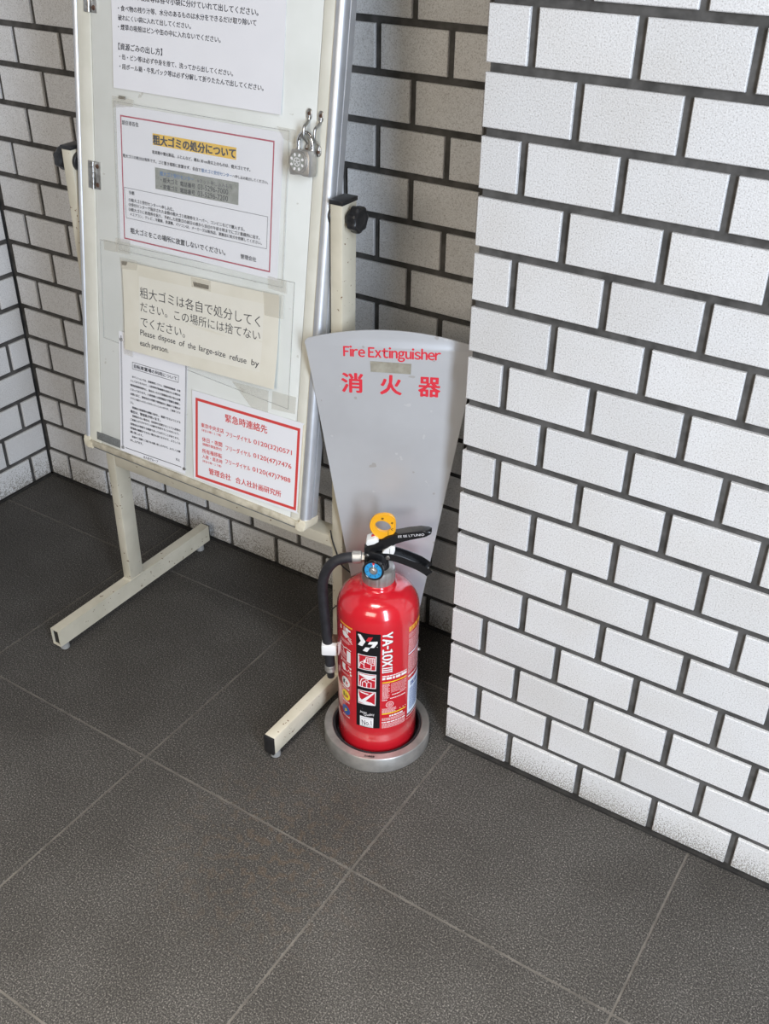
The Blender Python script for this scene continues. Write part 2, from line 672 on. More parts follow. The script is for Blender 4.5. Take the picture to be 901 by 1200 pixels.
        for q, (oa, ob) in enumerate([(-d, 0), (d, 0), (0, d * 0.7), (0, -d * 0.7), (0, 0)] if bold else [(0, 0)]):
            for co, fs in glyphs:
                vs = [self.bm.verts.new((p0[0] + ax.x * (a * sx + oa) + ay.x * (b * sy + ob), p0[1] + ax.y * (a * sx + oa) + ay.y * (b * sy + ob), lay + q * 1.2e-5)) for a, b in co]
                for p in fs:
                    self.bm.faces.new([vs[i] for i in p]).material_index = k

    def finish(self, name, fn, parent, cut=None, cuty=None):
        bm = self.bm
        if cut:
            xs = [v.co.x for v in bm.verts]
            x = math.floor(min(xs) / cut) * cut + cut
            while x < max(xs):
                bmesh.ops.bisect_plane(bm, geom=bm.verts[:] + bm.edges[:] + bm.faces[:], plane_co=(x, 0, 0), plane_no=(1, 0, 0), dist=1e-7)
                x += cut
        if cuty:
            ys = [v.co.y for v in bm.verts]
            y = math.floor(min(ys) / cuty) * cuty + cuty
            while y < max(ys):
                bmesh.ops.bisect_plane(bm, geom=bm.verts[:] + bm.edges[:] + bm.faces[:], plane_co=(0, y, 0), plane_no=(0, 1, 0), dist=1e-7)
                y += cuty
        for v in bm.verts:
            v.co = fn(v.co)
        bm.faces.layers.int.new('flat')
        return obj(name, bm, self.mats, parent)


# ------------------------------------------------------------------ the setting
P, Q, J = 0.12037, 0.07, 0.0105      # tile pitch along a course, course height, joint
D = 0.23586                           # back wall plane
XC = -1.20356                         # corner with the side wall
ROWS = 27


def tiled_wall(name, origin, du, n, tiles, u0, u1, height, thick=0.12):
    """tiles stand 5 mm proud of a dark grout bed; one mesh"""
    o, du, n = Vector(origin), Vector(du), Vector(n)
    bm = new()
    fn = lambda p: o + du * p.x + n * p.y + Vector((0, 0, p.z))
    vs = hexa(bm, (u0, -thick, 0), (u1, -0.005, height), fn, mi=1)
    ch = 0.0011
    for a, b, z0, z1 in tiles:
        rows = [[(a, -0.0056, z0), (b, -0.0056, z0), (b, -0.0056, z1), (a, -0.0056, z1)],
                [(a, -ch, z0), (b, -ch, z0), (b, -ch, z1), (a, -ch, z1)],
                [(a + ch, 0, z0 + ch), (b - ch, 0, z0 + ch), (b - ch, 0, z1 - ch), (a + ch, 0, z1 - ch)]]
        V = [[bm.verts.new(fn(Vector(p))) for p in r] for r in rows]
        for A, B in zip(V, V[1:]):
            for k in range(4):
                bm.faces.new((A[k], A[(k + 1) % 4], B[(k + 1) % 4], B[k]))
        bm.faces.new(V[2])
        bm.faces.new(V[0][::-1])
    w = obj(name, bm, ['tile', 'grout'], sharp=25)
    return w


def courses(u0, u1, first):
    """first(row) = position of one joint centre in that row"""
    out = []
    for r in range(ROWS):
        z0, z1 = Q * r + J / 2, Q * (r + 1) - J / 2
        j = first(r)
        k = math.floor((u0 - j) / P)
        edges = [j + P * i for i in range(k, k + int((u1 - u0) / P) + 4)]
        for a, b in zip(edges, edges[1:]):
            a2, b2 = max(a + J / 2, u0), min(b - J / 2, u1)
            if b2 - a2 > 0.012:
                out.append((a2, b2, z0, z1))
    return out


HW = ROWS * Q
struct(tiled_wall('wall_right', (0, 0, 0), (1, 0, 0), (0, -1, 0),
                  courses(0.0, 1.45, lambda r: -0.005 + (0.5 * P if r % 2 else P)), 0.004, 1.45, HW, 0.10),
       'bright white tiled pillar wall standing forward beside the extinguisher', 'wall')
struct(tiled_wall('wall_return', (0, 0, 0), (0, 1, 0), (-1, 0, 0),
                  courses(0.0066, D, lambda r: -0.005 + (P if r % 2 else 0.5 * P)), 0.0068, D, HW, 0.05),
       'narrow hidden flank of the tiled pillar running back to the alcove wall', 'wall')
struct(tiled_wall('wall_back', (XC, D, 0), (1, 0, 0), (0, -1, 0),
                  courses(0.004, -XC, lambda r: 0.0043 + (P if r % 2 else 0.5 * P)), -0.12, -XC + 0.05, HW),
       'shaded grey tiled back wall of the alcove behind the notice board', 'wall')
struct(tiled_wall('wall_left', (XC, D, 0), (0, -1, 0), (1, 0, 0),
                  courses(0.004, 1.6, lambda r: -0.0082 + (P if r % 2 else 0.5 * P)), 0.0, 1.6, HW),
       'tiled side wall meeting the back wall in the far corner', 'wall')

bm = new()
hexa(bm, (-1.35, -1.9, -0.06), (1.5, 0.38, -0.0008), mi=1)
tx = [-1.2, -0.794, -0.389, 0.0165, 0.4215, 0.8265, 1.2315]
ty = [-1.521, -1.116, -0.711, -0.306, 0.1, 0.37]
g = 0.0015
for a, b in zip([-1.35] + tx, tx + [1.5]):
    for c, d in zip([-1.9] + ty[:-1], ty):
        lo = [(a + g, c + g), (b - g, c + g), (b - g, d - g), (a + g, d - g)]
        h2 = 0.0007
        V0 = [bm.verts.new((x, y, -0.001)) for x, y in lo]
        V1 = [bm.verts.new((x + (h2 if i in (0, 3) else -h2), y + (h2 if i in (0, 1) else -h2), 0)) for i, (x, y) in enumerate(lo)]
        for k in range(4):
            bm.faces.new((V0[k], V0[(k + 1) % 4], V1[(k + 1) % 4], V1[k]))
        bm.faces.new(V1)
        bm.faces.new(V0[::-1])
struct(obj('floor', bm, ['floor', 'floor_grout'], sharp=20), 'dark grey gritty square floor tiles with thin pale joints', 'floor')

bm = new()
hexa(bm, (0.0, -0.006, 0.0002), (1.45, 0.004, 0.0042))
hexa(bm, (XC, D - 0.005, 0.0002), (0, D, 0.004))
hexa(bm, (XC, -1.36, 0.0002), (XC + 0.005, D, 0.004))
o = obj('trim_1', bm, 'seal')
struct(o, 'dark sealant line where the tiled walls meet the floor', 'trim')

# ------------------------------------------------------------------ notice board on its stand
TAU, LEAN = 0.1432, 0.0128
BO = Vector((-0.45, -0.018, 0.80))
BV = Vector((LEAN, math.sin(TAU), math.cos(TAU))).normalized()
BU = Vector((1, 0, 0))
BU = (BU - BV * BU.dot(BV)).normalized()
BN = BU.cross(BV)


def bd(p):
    """board coordinates: across, up the tilted face, out of the face"""
    return BO + BU * p[0] + BV * p[1] + BN * p[2]


def bdoff(n):
    return lambda p: BO + BU * p[0] + BV * p[1] + BN * (p[2] + n)


board = empty('notice_board', (-0.455, 0.0, 0.0))
tag(board, 'cream framed notice board tilted between two uprights on a cream steel stand', 'notice board')


def leaned(xb):
    """an upright leans a touch, as the stand does in the alcove"""
    return lambda p: Vector((p.x + xb + (p.z - 0.05) * 0.0145, p.y, p.z))


def hollow(bm, x0, x1, y0, y1, z0, z1, wall, depth):
    """square tube along y whose front end (y0) is open"""
    hexa(bm, (x0, y0 + depth, z0), (x1, y1, z1))
    prism(bm, [(x0, z0), (x1, z0), (x1, z1), (x0, z1)], y0, y0 + depth, lambda p: Vector((p.x, p.z, p.y)),
          holes=[[(x0 + wall, z0 + wall), (x1 - wall, z0 + wall), (x1 - wall, z1 - wall), (x0 + wall, z1 - wall)]])


for k, (fx0, fx1, up0) in enumerate(((-0.7165, -0.6965, -0.7150), (-0.2250, -0.2050, -0.2175))):
    bm = new()
    if k == 0:
        hollow(bm, fx0, fx1, -0.202, 0.212, 0.015, 0.051, 0.0018, 0.03)
    else:
        hexa(bm, (fx0, -0.198, 0.015), (fx1, 0.212, 0.051), bev=0.0018)
    foot = obj('foot', bm, 'cream', board)
    if k == 0:
        bm = new()
        hexa(bm, (fx0 + 0.0021, -0.198, 0.0171), (fx1 - 0.0021, -0.190, 0.0489))
        obj('bore_shade', bm, 'seal', foot)  # dark block standing in for the shade inside the open tube end
    for yy in (-0.186, 0.190):
        bm = new()
        cx = (fx0 + fx1) / 2 + 0.001
        rod(bm, (cx, yy, 0.0), (cx, yy, 0.0155), 0.0085, 0.0078, bev=0.0015)
        obj('glide', bm, 'grey_rubber', foot)
    bm = new()
    if k == 1:
        hexa(bm, (fx0 + 0.0004, -0.2015, 0.0155), (fx1 - 0.0004, -0.196, 0.0505), bev=0.001)
        obj('end_cap', bm, 'black', foot)
        bm = new()
    hexa(bm, (fx0 + 0.0004, 0.211, 0.0155), (fx1 - 0.0004, 0.2155, 0.0505), bev=0.001)
    obj('end_cap', bm, 'black', foot)
    fn = leaned(up0)
    bm = new()
    hexa(bm, (0, -0.0165, 0.0505), (0.0195, 0.0175, 0.8665), fn, bev=0.0018)
    # weld fillet where the upright meets the foot
    hexa(bm, (-0.0008, -0.019, 0.0495), (0.0203, 0.019, 0.0535), fn, bev=0.0015)
    upright = obj('upright', bm, 'cream', board)
    bm = new()
    hexa(bm, (-0.0012, -0.0177, 0.8655), (0.0207, 0.0187, 0.8715), fn, bev=0.0012)
    obj('cap', bm, 'black', upright)
    # clamp knob, lobed, on the outer face; spacer and bolt on the inner face
    zc = 0.847
    xo = up0 + (0.0195 if k else 0.0) + (zc - 0.05) * 0.0145
    xi = up0 + (0.0 if k else 0.0195) + (zc - 0.05) * 0.0145
    sgn = 1 if k else -1
    bm = new()
    N = 56
    prof = [(0.0, 0.55), (0.002, 0.62), (0.006, 0.66), (0.008, 0.98), (0.011, 1.0), (0.017, 1.0), (0.0195, 0.94), (0.0205, 0.80), (0.0195, 0.62), (0.0205, 0.42), (0.0205, 0.2)]
    rings = []
    for t, q in prof:
        ring = []
        for i in range(N):
            a = 2 * math.pi * i / N
            rr = 0.0182 * q * (1 - 0.065 * (1 - math.cos(7 * a)) * (1 if q > 0.9 else 0.4))
            ring.append(bm.verts.new((xo + sgn * t, -0.001 + rr * math.cos(a), zc + rr * math.sin(a))))
        rings.append(ring)
    for A, B in zip(rings, rings[1:]):
        for i in range(N):
            bm.faces.new((A[i], A[(i + 1) % N], B[(i + 1) % N], B[i]))
    bm.faces.new(rings[0])
    bm.faces.new(rings[-1])
    obj('clamp_knob', bm, 'black', board)
    bm = new()
    gap = 0.0062 if k == 0 else 0.0030
    rod(bm, (xi, -0.001, zc), (xi - sgn * gap, -0.001, zc), 0.0155, bev=0.0008)
    obj('spacer', bm, 'black', upright)

bm = new()
hexa(bm, (-0.6915, -0.0150, 0.3105), (-0.2135, 0.0160, 0.3325), lambda p: Vector((p.x, p.y, p.z + (p.x + 0.69) * 0.010)), bev=0.0018)
obj('crossbar', bm, 'cream', board)

# the board body: backing, rails, corner caps, enamel door
UL, UR, VB, VT = -0.2270, 0.2380, -0.4170, 0.505
bm = new()
hexa(bm, (UL + 0.004, VB + 0.004, -0.024), (UR - 0.004, VT - 0.004, -0.0045), bd)
obj('backing_panel', bm, 'cream_steel', board)


def rail_profile(bm, a, b, along, mi=0):
    """aluminium extrusion: a rounded front lip, a groove, a second lip; 'along' = 'v' or 'u'"""
    s = 1 if b > a else -1
    w = abs(b - a)
    pts = [(0, -0.027), (w, -0.027), (w, -0.0245), (w + 0.0012, -0.0235), (w + 0.0016, -0.018), (w + 0.0012, -0.0135), (w - 0.0004, -0.0128),
           (w - 0.0004, -0.0112), (w + 0.0016, -0.0105), (w + 0.0018, -0.004), (w - 0.0002, 0.0012), (w - 0.0035, 0.0034), (w * 0.45, 0.0036), (0.0012, 0.0022), (0, 0.0)]
    lo, hi = along
    A = [bm.verts.new(bd((a + s * x, lo, n))) for x, n in pts]
    B = [bm.verts.new(bd((a + s * x, hi, n))) for x, n in pts]
    n = len(pts)
    for i in range(n):
        bm.faces.new((A[i], A[(i + 1) % n], B[(i + 1) % n], B[i]))
    bm.faces.new(A)
    bm.faces.new(B)


for a, b in ((-0.2185, UL), (0.2262, UR)):
    bm = new()
    rail_profile(bm, a, b, (VB + 0.012, VT - 0.012))
    obj('frame_rail', bm, 'alu', board)
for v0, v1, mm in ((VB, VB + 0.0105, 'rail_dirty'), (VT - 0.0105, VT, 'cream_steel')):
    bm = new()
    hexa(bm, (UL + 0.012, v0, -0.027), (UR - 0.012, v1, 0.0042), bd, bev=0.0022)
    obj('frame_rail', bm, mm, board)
# dark drip groove seen under the bottom rail
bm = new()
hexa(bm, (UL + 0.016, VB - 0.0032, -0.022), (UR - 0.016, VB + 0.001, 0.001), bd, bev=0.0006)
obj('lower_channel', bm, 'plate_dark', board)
for u in (UL, UR):
    for v in (VB, VT):
        su, sv = (1 if u < 0 else -1), (1 if v < 0 else -1)
        r_ = 0.009
        pts = [(0.019, 0), (0.019, 0.0115), (0.0115, 0.019), (0, 0.019)]
        ux, vx = u - su * 0.002, v - sv * 0.0035
        arc = [(r_ - r_ * math.sin(t), r_ - r_ * math.cos(t)) for t in [math.pi / 2 * (1 - i / 6) for i in range(7)]]
        poly = [(0.019, 0.0), (0.019, 0.0118), (0.0128, 0.0118), (0.0118, 0.0128), (0.0118, 0.019), (0.0, 0.019)] + arc
        bm = new()
        prism(bm, [(ux + su * x, vx + sv * y) for x, y in poly], -0.0285, 0.0052, bd, bev=0.0012)
        obj('corner_cap', bm, 'cream_plain', board)
# fixed enamel stiles beside the door and the door leaf itself
bm = new()
hexa(bm, (-0.2188, VB + 0.010, -0.005), (-0.1925, VT - 0.010, 0.0012), bd, bev=0.0012)
obj('hinge_stile', bm, 'cream_steel', board)
bm = new()
hexa(bm, (0.2085, VB + 0.010, -0.005), (0.2265, VT - 0.010, 0.0006), bd, bev=0.001)
obj('latch_stile', bm, 'cream_steel', board)
bm = new()
hexa(bm, (-0.1912, VB + 0.0105, -0.005), (0.2076, VT - 0.0105, 0.0), bd, bev=0.0008)
door = obj('board_leaf', bm, 'board', board)
bm = new()
hexa(bm, (-0.2015, -0.4015, 0.0), (-0.1485, -0.3872, 0.0016), bd, bev=0.0004)
obj('name_strip', bm, 'plate_dark', board)

for vh in (0.033, 0.2745):
    bm = new()
    hexa(bm, (-0.2035, vh - 0.020, 0.0008), (-0.1935, vh + 0.020, 0.0026), bd, bev=0.0006)
    hexa(bm, (-0.1905, vh - 0.020, -0.0005), (-0.1795, vh + 0.020, 0.0019), bd, bev=0.0006)
    for i in range(5):
        a = vh - 0.020 + i * 0.008
        rod(bm, bd((-0.192, a + 0.0003, 0.0036)), bd((-0.192, a + 0.0077, 0.0036)), 0.0026, seg=14)
    hg = obj('hinge', bm, 'steel', board)
    for du_, mm in ((-0.1985, 'steel'), (-0.1845, 'rust')):
        for dv in (-0.0135, 0.0135):
            bm = new()
            n0 = 0.0018 if du_ < -0.19 else 0.0012
            rod(bm, bd((du_, vh + dv, n0)), bd((du_, vh + dv, n0 + 0.0018)), 0.0040, 0.0028, seg=16)
            obj('screw', bm, mm, hg)


def staple(u, vt, vb, out, u_mid):
    """pressed metal strap: two flat feet with a screw each and a rounded bow between them"""
    bm = new()
    h = (vt - vb)
    path = [(u, vt - 0.004, 0.0016), (u, vt - 0.010, 0.0018), (u + (u_mid - u) * 0.5, vt - 0.0135, out * 0.45), (u_mid, vt - 0.0175, out * 0.9), (u_mid, (vt + vb) / 2, out), (u_mid, vb + 0.0175, out * 0.9),
            (u + (u_mid - u) * 0.5, vb + 0.0135, out * 0.45), (u, vb + 0.010, 0.0018), (u, vb + 0.004, 0.0016)]
    tube(bm, smooth_path([bd(p) for p in path], 6), 0.0021, 10)
    for v in (vt - 0.003, vb + 0.003):
        pts = []
        for i in range(20):
            a = 2 * math.pi * i / 20
            pts.append((u + 0.0040 * math.cos(a), v + 0.0052 * math.sin(a) + (0.002 if math.sin(a) > 0 else -0.002)))
        prism(bm, pts, 0.0004, 0.0024, bd, bev=0.0006)
    st = obj('hasp_staple', bm, 'steel', board)
    for v in (vt - 0.002, vb + 0.002):
        bm = new()
        rod(bm, bd((u, v, 0.0022)), bd((u, v, 0.0034)), 0.0026, 0.0018, seg=14)
        obj('screw', bm, 'rust', st)


staple(0.1975, 0.1745, 0.1265, 0.0135, 0.1985)
staple(0.2158, 0.1740, 0.1260, 0.0135, 0.2158)

# ------------------------------------------------------------------ padlock
plk = empty('padlock', bd((0.2005, 0.098, 0.012)))
tag(plk, 'small silver combination padlock hanging from the notice board hasp', 'padlock')
lock_fn = lambda p: bd((0.2005 + p[0] - 0.04 * p[1], 0.114 + p[1] + 0.03 * p[0], p[2]))
bm = new()
poly = [(-0.0145, -0.0165), (-0.007, -0.0165), (-0.004, -0.0135), (0.004, -0.0135), (0.007, -0.0165), (0.0145, -0.0165), (0.0160, -0.012), (0.0158, 0.006), (0.0132, 0.0150), (-0.0132, 0.0150), (-0.0158, 0.006), (-0.0160, -0.012)]
prism(bm, poly, 0.004, 0.0215, lock_fn, bev=0.0016)
body = obj('body', bm, 'alu_cast', plk)
bm = new()
for r0, n0, n1 in ((0.0140, 0.0210, 0.0245), (0.0122, 0.0240, 0.0262)):
    prism(bm, [(r0 * math.cos(2 * math.pi * i / 40), 0.001 + r0 * math.sin(2 * math.pi * i / 40)) for i in range(40)], n0, n1, lock_fn, bev=0.0007)
dial = obj('dial', bm, 'alu_cast', plk)
cv = Canvas(['lab_white', 'mark_grey', 'chrome'])
cv.ellipse(0, 0.001, 0.0113, 0.0113, 'mark_grey', 0.0)
for i in range(8):
    a = 2 * math.pi * (i + 0.5) / 8
    ca, sa = math.cos(a), math.sin(a)
    cv.poly([(0.0092 * ca + 0.0017 * x * sa + 0.0022 * y * ca, 0.001 + 0.0092 * sa - 0.0017 * x * ca + 0.0022 * y * sa) for x, y in ((-1, -0.7), (-0.2, -1), (1, -0.4), (0.9, 0.8), (0, 1), (-0.9, 0.6))], 'lab_white', 0.0002)
cv.arc(0, 0.001, 0.0050, 0.0009, 'lab_white', 0.0002)
for i in range(5):
    a = 2 * math.pi * i / 5 + 0.3
    cv.line([(0, 0.001), (0.0040 * math.cos(a), 0.001 + 0.0040 * math.sin(a))], 0.0009, 'lab_white', 0.0003)
cv.finish('dial_marks', lambda p: lock_fn((p[0], p[1], 0.0263 + p[2])), dial)
bm = new()
path = [(-0.0105, 0.012, 0.009), (-0.0110, 0.022, 0.009), (-0.0098, 0.029, 0.009), (-0.0055, 0.0345, 0.009), (0.0, 0.0362, 0.009), (0.0055, 0.0345, 0.009), (0.0098, 0.029, 0.009), (0.0110, 0.022, 0.009), (0.0105, 0.012, 0.009)]
tube(bm, smooth_path([lock_fn(p) for p in path], 6), 0.0026, 12)
obj('shackle', bm, 'chrome', plk)


# ------------------------------------------------------------------ papers on the board
def quad_sheet(name, c, n0, th, mt, label, cat, curl=None, group=None, parent=None):
    """thin sheet with corners c = TL, TR, BR, BL (board coordinates); its foot may lift off the board"""
    bm = new()
    NX, NY = 14, 12
    TL, TR, BR, BL = [Vector((x, y, 0)) for x, y in c]
    def at(i, j):
        s, t = i / NX, j / NY
        p = (TL * (1 - s) + TR * s) * (1 - t) + (BL * (1 - s) + BR * s) * t
        return p.x, p.y, n0 + (curl(s, t) if curl else 0)
    top = [[bm.verts.new(bd((*at(i, j)[:2], at(i, j)[2] + th))) for i in range(NX + 1)] for j in range(NY + 1)]
    bot = [[bm.verts.new(bd(at(i, j))) for i in range(NX + 1)] for j in range(NY + 1)]
    for j in range(NY):
        for i in range(NX):
            bm.faces.new((top[j][i], top[j + 1][i], top[j + 1][i + 1], top[j][i + 1]))
            bm.faces.new((bot[j][i], bot[j][i + 1], bot[j + 1][i + 1], bot[j + 1][i]))
    for j in range(NY):
        bm.faces.new((top[j][0], bot[j][0], bot[j + 1][0], top[j + 1][0]))
        bm.faces.new((top[j][NX], top[j + 1][NX], bot[j + 1][NX], bot[j][NX]))
    for i in range(NX):
        bm.faces.new((top[0][i], top[0][i + 1], bot[0][i + 1], bot[0][i]))
        bm.faces.new((top[NY][i], bot[NY][i], bot[NY][i + 1], top[NY][i + 1]))
    mid = (TL + TR + BR + BL) / 4
    if parent:
        return obj(name, bm, mt, parent)
    o = obj(name, bm, mt, loc=bd((mid.x, mid.y, n0)))
    tag(o, label, cat, group)
    return o


def inv_uv(c, u, v):
    """sheet parameters (s, t) of a board point"""
    (ax, ay), (bx, by), (cx, cy), (dx, dy) = c
    s = t = 0.5
    for _ in range(8):
        xl, xr = ax + (dx - ax) * t, bx + (cx - bx) * t
        s = (u - xl) / (xr - xl)
        yt, yb = ay + (by - ay) * s, dy + (cy - dy) * s
        t = (v - yt) / (yb - yt)
    return min(max(s, 0), 1), min(max(t, 0), 1)


def on_sheet(c, n0, th, curl=None):
    def fn(p):
        n = n0 + th + 0.00012 + p[2]
        if curl:
            n += curl(*inv_uv(c, p[0], p[1]))
        return bd((p[0], p[1], n))
    return fn


def T(cv, row, s, mi, lay=0.0, **k):
    cv.text(s, (row[0] / 1000, row[1] / 1000), (row[2] / 1000, row[3] / 1000), mi, lay, **k)


# --- the topmost visible notice (rules for putting out refuse)
c = [(-0.1525, 0.371), (0.1500, 0.3745), (0.1545, 0.1650), (-0.1470, 0.1612)]
curl1 = lambda s, t: 0.0035 * max(0, t - 0.7) * 3.3 * (0.5 + 0.5 * s)
sh = quad_sheet('paper_notice', c, 0.0012, 0.0003, 'paper', 'plain white sheet of black rules for putting out refuse, topmost on the board', 'notice', curl1)
cv = Canvas(['ink'])
for row, s in (((-140.3, 281.4, 108.6, 281.4), 'は、煙草の吸殻等は各々小袋に分けていれて出してください。'),
               ((-136.9, 264.9, 105.9, 269.0), '・食べ物の残り汁等、水分のあるものは水分をできるだけ取り除いて'),
               ((-137.1, 253.2, -4.2, 254.6), '破れにくい袋に入れて出してください。'),
               ((-137.4, 241.4, 47.6, 243.4), '・煙草の吸殻はビンや缶の中に入れないでください。'),
               ((-137.2, 216.5, -54.8, 217.6), '【資源ごみの出し方】'),
               ((-135.2, 203.6, 71.2, 205.0), '・缶・ビン等は必ず中身を捨て、洗ってから出してください。'),
               ((-134.6, 191.0, 123.4, 193.6), '・段ボール箱・牛乳パック等は必ず分解して折りたたんで出してください。')):
    T(cv, row, s, 'ink', bold=0.022)
cv.finish('lettering', on_sheet(c, 0.0012, 0.0003, curl1), sh)

# --- red-bordered bulky refuse notice inside a clear sleeve
c = [(-0.1448, 0.1397), (0.1580, 0.1434), (0.1600, -0.0520), (-0.1400, -0.0560)]
sh = quad_sheet('paper_notice', c, 0.0010, 0.0003, 'paper', 'white sheet with thin red border and yellow highlighted heading about bulky refuse', 'notice')
fn = on_sheet(c, 0.0010, 0.0003)
cv = Canvas(['ink_maroon'])
cv.frame([(-0.1350, 0.1250), (0.1430, 0.1302), (0.1460, -0.0420), (-0.1306, -0.0492)], 0.0021, 'ink_maroon')
cv.finish('border', fn, sh)
cv = Canvas(['mark_yellow', 'mark_grey'])
cv.poly([(-0.0733, 0.1098), (-0.0727, 0.0942), (0.0803, 0.0972), (0.0800, 0.1131)], 'mark_yellow')
cv.poly([(-0.0686, 0.0640), (-0.0676, 0.0340), (0.0867, 0.0381), (0.0861, 0.0683)], 'mark_grey')
cv.finish('highlight', fn, sh)
cv = Canvas(['ink', 'ink_blue', 'ink_soft'])
L2 = 0.0002
T(cv, (-132.6, 116.4, -100.1, 117.2), '居住者各位', 'ink', L2, bold=0.02)
T(cv, (-72.0, 101.6, 79.0, 105.2), '粗大ゴミの処分について', 'ink', L2, bold=0.045)
T(cv, (-73.8, 84.3, 105.4, 88.3), '家具類や電化製品、ふとんなど、概ね 30 cm角以上のものは、粗大ゴミです。', 'ink', L2, bold=0.030)
T(cv, (-131.6, 70.7, 18.0, 73.9), '粗大ゴミの処分は有料です。ゴミ置き場等に放置せず、各自で', 'ink', L2, bold=0.030)
T(cv, (19.0, 74.0, 74.0, 75.3), '粗大ゴミ受付センター', 'ink_blue', L2, bold=0.02)
T(cv, (75.0, 75.3, 136.4, 76.7), 'へ申し込み処分してください。', 'ink', L2, bold=0.030)
T(cv, (-58.7, 57.3, 4.8, 59.1), '粗大ゴミ受付センター', 'ink_blue', L2, bold=0.02)
T(cv, (11.6, 58.6, 75.6, 60.6), '※ネット申し込みも可', 'ink_soft', L2, bold=0.004)
for dv, num in ((0, '03-5296-7000'), (-9.2, '03-5296-7200')):
    k1 = '・粗大ゴミ' if dv == 0 else '・家電ゴミ'
    T(cv, (-57.3, 48.4 + dv, -25.3, 49.6 + dv), k1, 'ink', L2, bold=0.015)
    T(cv, (-20.0, 49.3 + dv, 7.9, 50.2 + dv), '電話番号', 'ink', L2, bold=0.02)
    T(cv, (12.8, 50.6 + dv, 68.0, 52.6 + dv), num, 'ink', L2, h=0.0072, bold=0.0)
cv.frame([(-0.1297, 0.0257), (0.1387, 0.0318), (0.1393, -0.0117), (-0.1262, -0.0181)], 0.0006, 'ink_soft', L2)
T(cv, (-120.8, 19.7, -109.4, 20.1), '手順', 'ink', L2, bold=0.02)
T(cv, (-121.0, 9.4, -31.9, 10.9), '①粗大ゴミ受付センターへ申し込む。', 'ink', L2, bold=0.026)
T(cv, (-121.1, 2.5, 99.4, 7.3), '②受付センターで指示された金額の粗大ゴミ処理券をスーパー、コンビニなどで購入する。', 'ink', L2, bold=0.026)
T(cv, (-121.2, -4.6, 126.5, 0.8), '③粗大ゴミに処理券を貼り、予約した収集日の前日の夜から当日の午前８時までにゴミ集積所に出す。', 'ink', L2, bold=0.026)
T(cv, (-118.3, -11.2, 130.5, -5.8), '＊エアコン、テレビ、冷蔵庫、洗濯機、パソコンは、メーカー又は販売店、運搬店に処分を依頼してください。', 'ink', L2, bold=0.026)
T(cv, (-118.0, -35.2, 66.2, -31.4), '粗大ゴミをこの場所に放置しないでください。', 'ink', L2, bold=0.030)
T(cv, (94.1, -30.8, 122.1, -30.1), '管理会社', 'ink', L2, bold=0.022)
cv.finish('lettering', fn, sh)
# its clear sleeve, with strips of ageing tape
c2 = [(-0.1475, 0.1430), (0.1680, 0.1470), (0.1712, -0.0590), (-0.1420, -0.0690)]
sl = quad_sheet('clear_sleeve', c2, 0.0022, 0.0002, 'film', 'clear plastic sleeve over the red-bordered sheet, taped at its corners', 'plastic sleeve')
for tp, mm in (([(-0.150, 0.150), (-0.108, 0.1495), (-0.110, 0.1400), (-0.149, 0.1345)], 'tape'), ([(0.148, 0.150), (0.178, 0.150), (0.178, 0.133), (0.160, 0.136)], 'tape'),
               ([(-0.148, -0.052), (-0.118, -0.0500), (-0.118, -0.0720), (-0.146, -0.0740)], 'tape'), ([(0.145, -0.0480), (0.178, -0.0480), (0.179, -0.0660), (0.147, -0.0650)], 'tape'),
               ([(-0.137, 0.1520), (-0.124, 0.1520), (-0.124, 0.1480), (-0.138, 0.1475)], 'tape_dirt')):
    bm = new()
    prism(bm, tp, 0.0028, 0.0030, bd)
    obj('tape', bm, mm, sl)
bm = new()
for a, b in zip(c2, c2[1:] + c2[:1]):
    rod(bm, bd((*a, 0.0024)), bd((*b, 0.0024)), 0.0005, seg=6)
obj('welded_edge', bm, 'film_edge', sl)

# --- empty clear sheet behind the yellowed notice
c = [(-0.1830, -0.0620), (0.1900, -0.0480), (0.1920, -0.2340), (-0.1800, -0.2175)]
sl = quad_sheet('clear_sleeve', c, 0.0006, 0.0002, 'film', 'empty clear plastic sheet showing its edge beyond the yellowed bilingual notice', 'plastic sleeve')
bm = new()
for a, b in zip(c, c[1:] + c[:1]):
    rod(bm, bd((*a, 0.0008)), bd((*b, 0.0008)), 0.0005, seg=6)
obj('welded_edge', bm, 'film_edge', sl)
for tp, mm in (([(-0.176, -0.0600), (-0.147, -0.0590), (-0.147, -0.0740), (-0.174, -0.0760)], 'tape'),
               ([(0.086, -0.2200), (0.155, -0.2160), (0.156, -0.2560), (0.124, -0.2500)], 'tape'),
               ([(0.162, -0.2140), (0.205, -0.2120), (0.205, -0.2380), (0.162, -0.2420)], 'tape')):
    bm = new()
    prism(bm, tp, 0.0009, 0.0011, bd)
    obj('tape', bm, mm, sl)

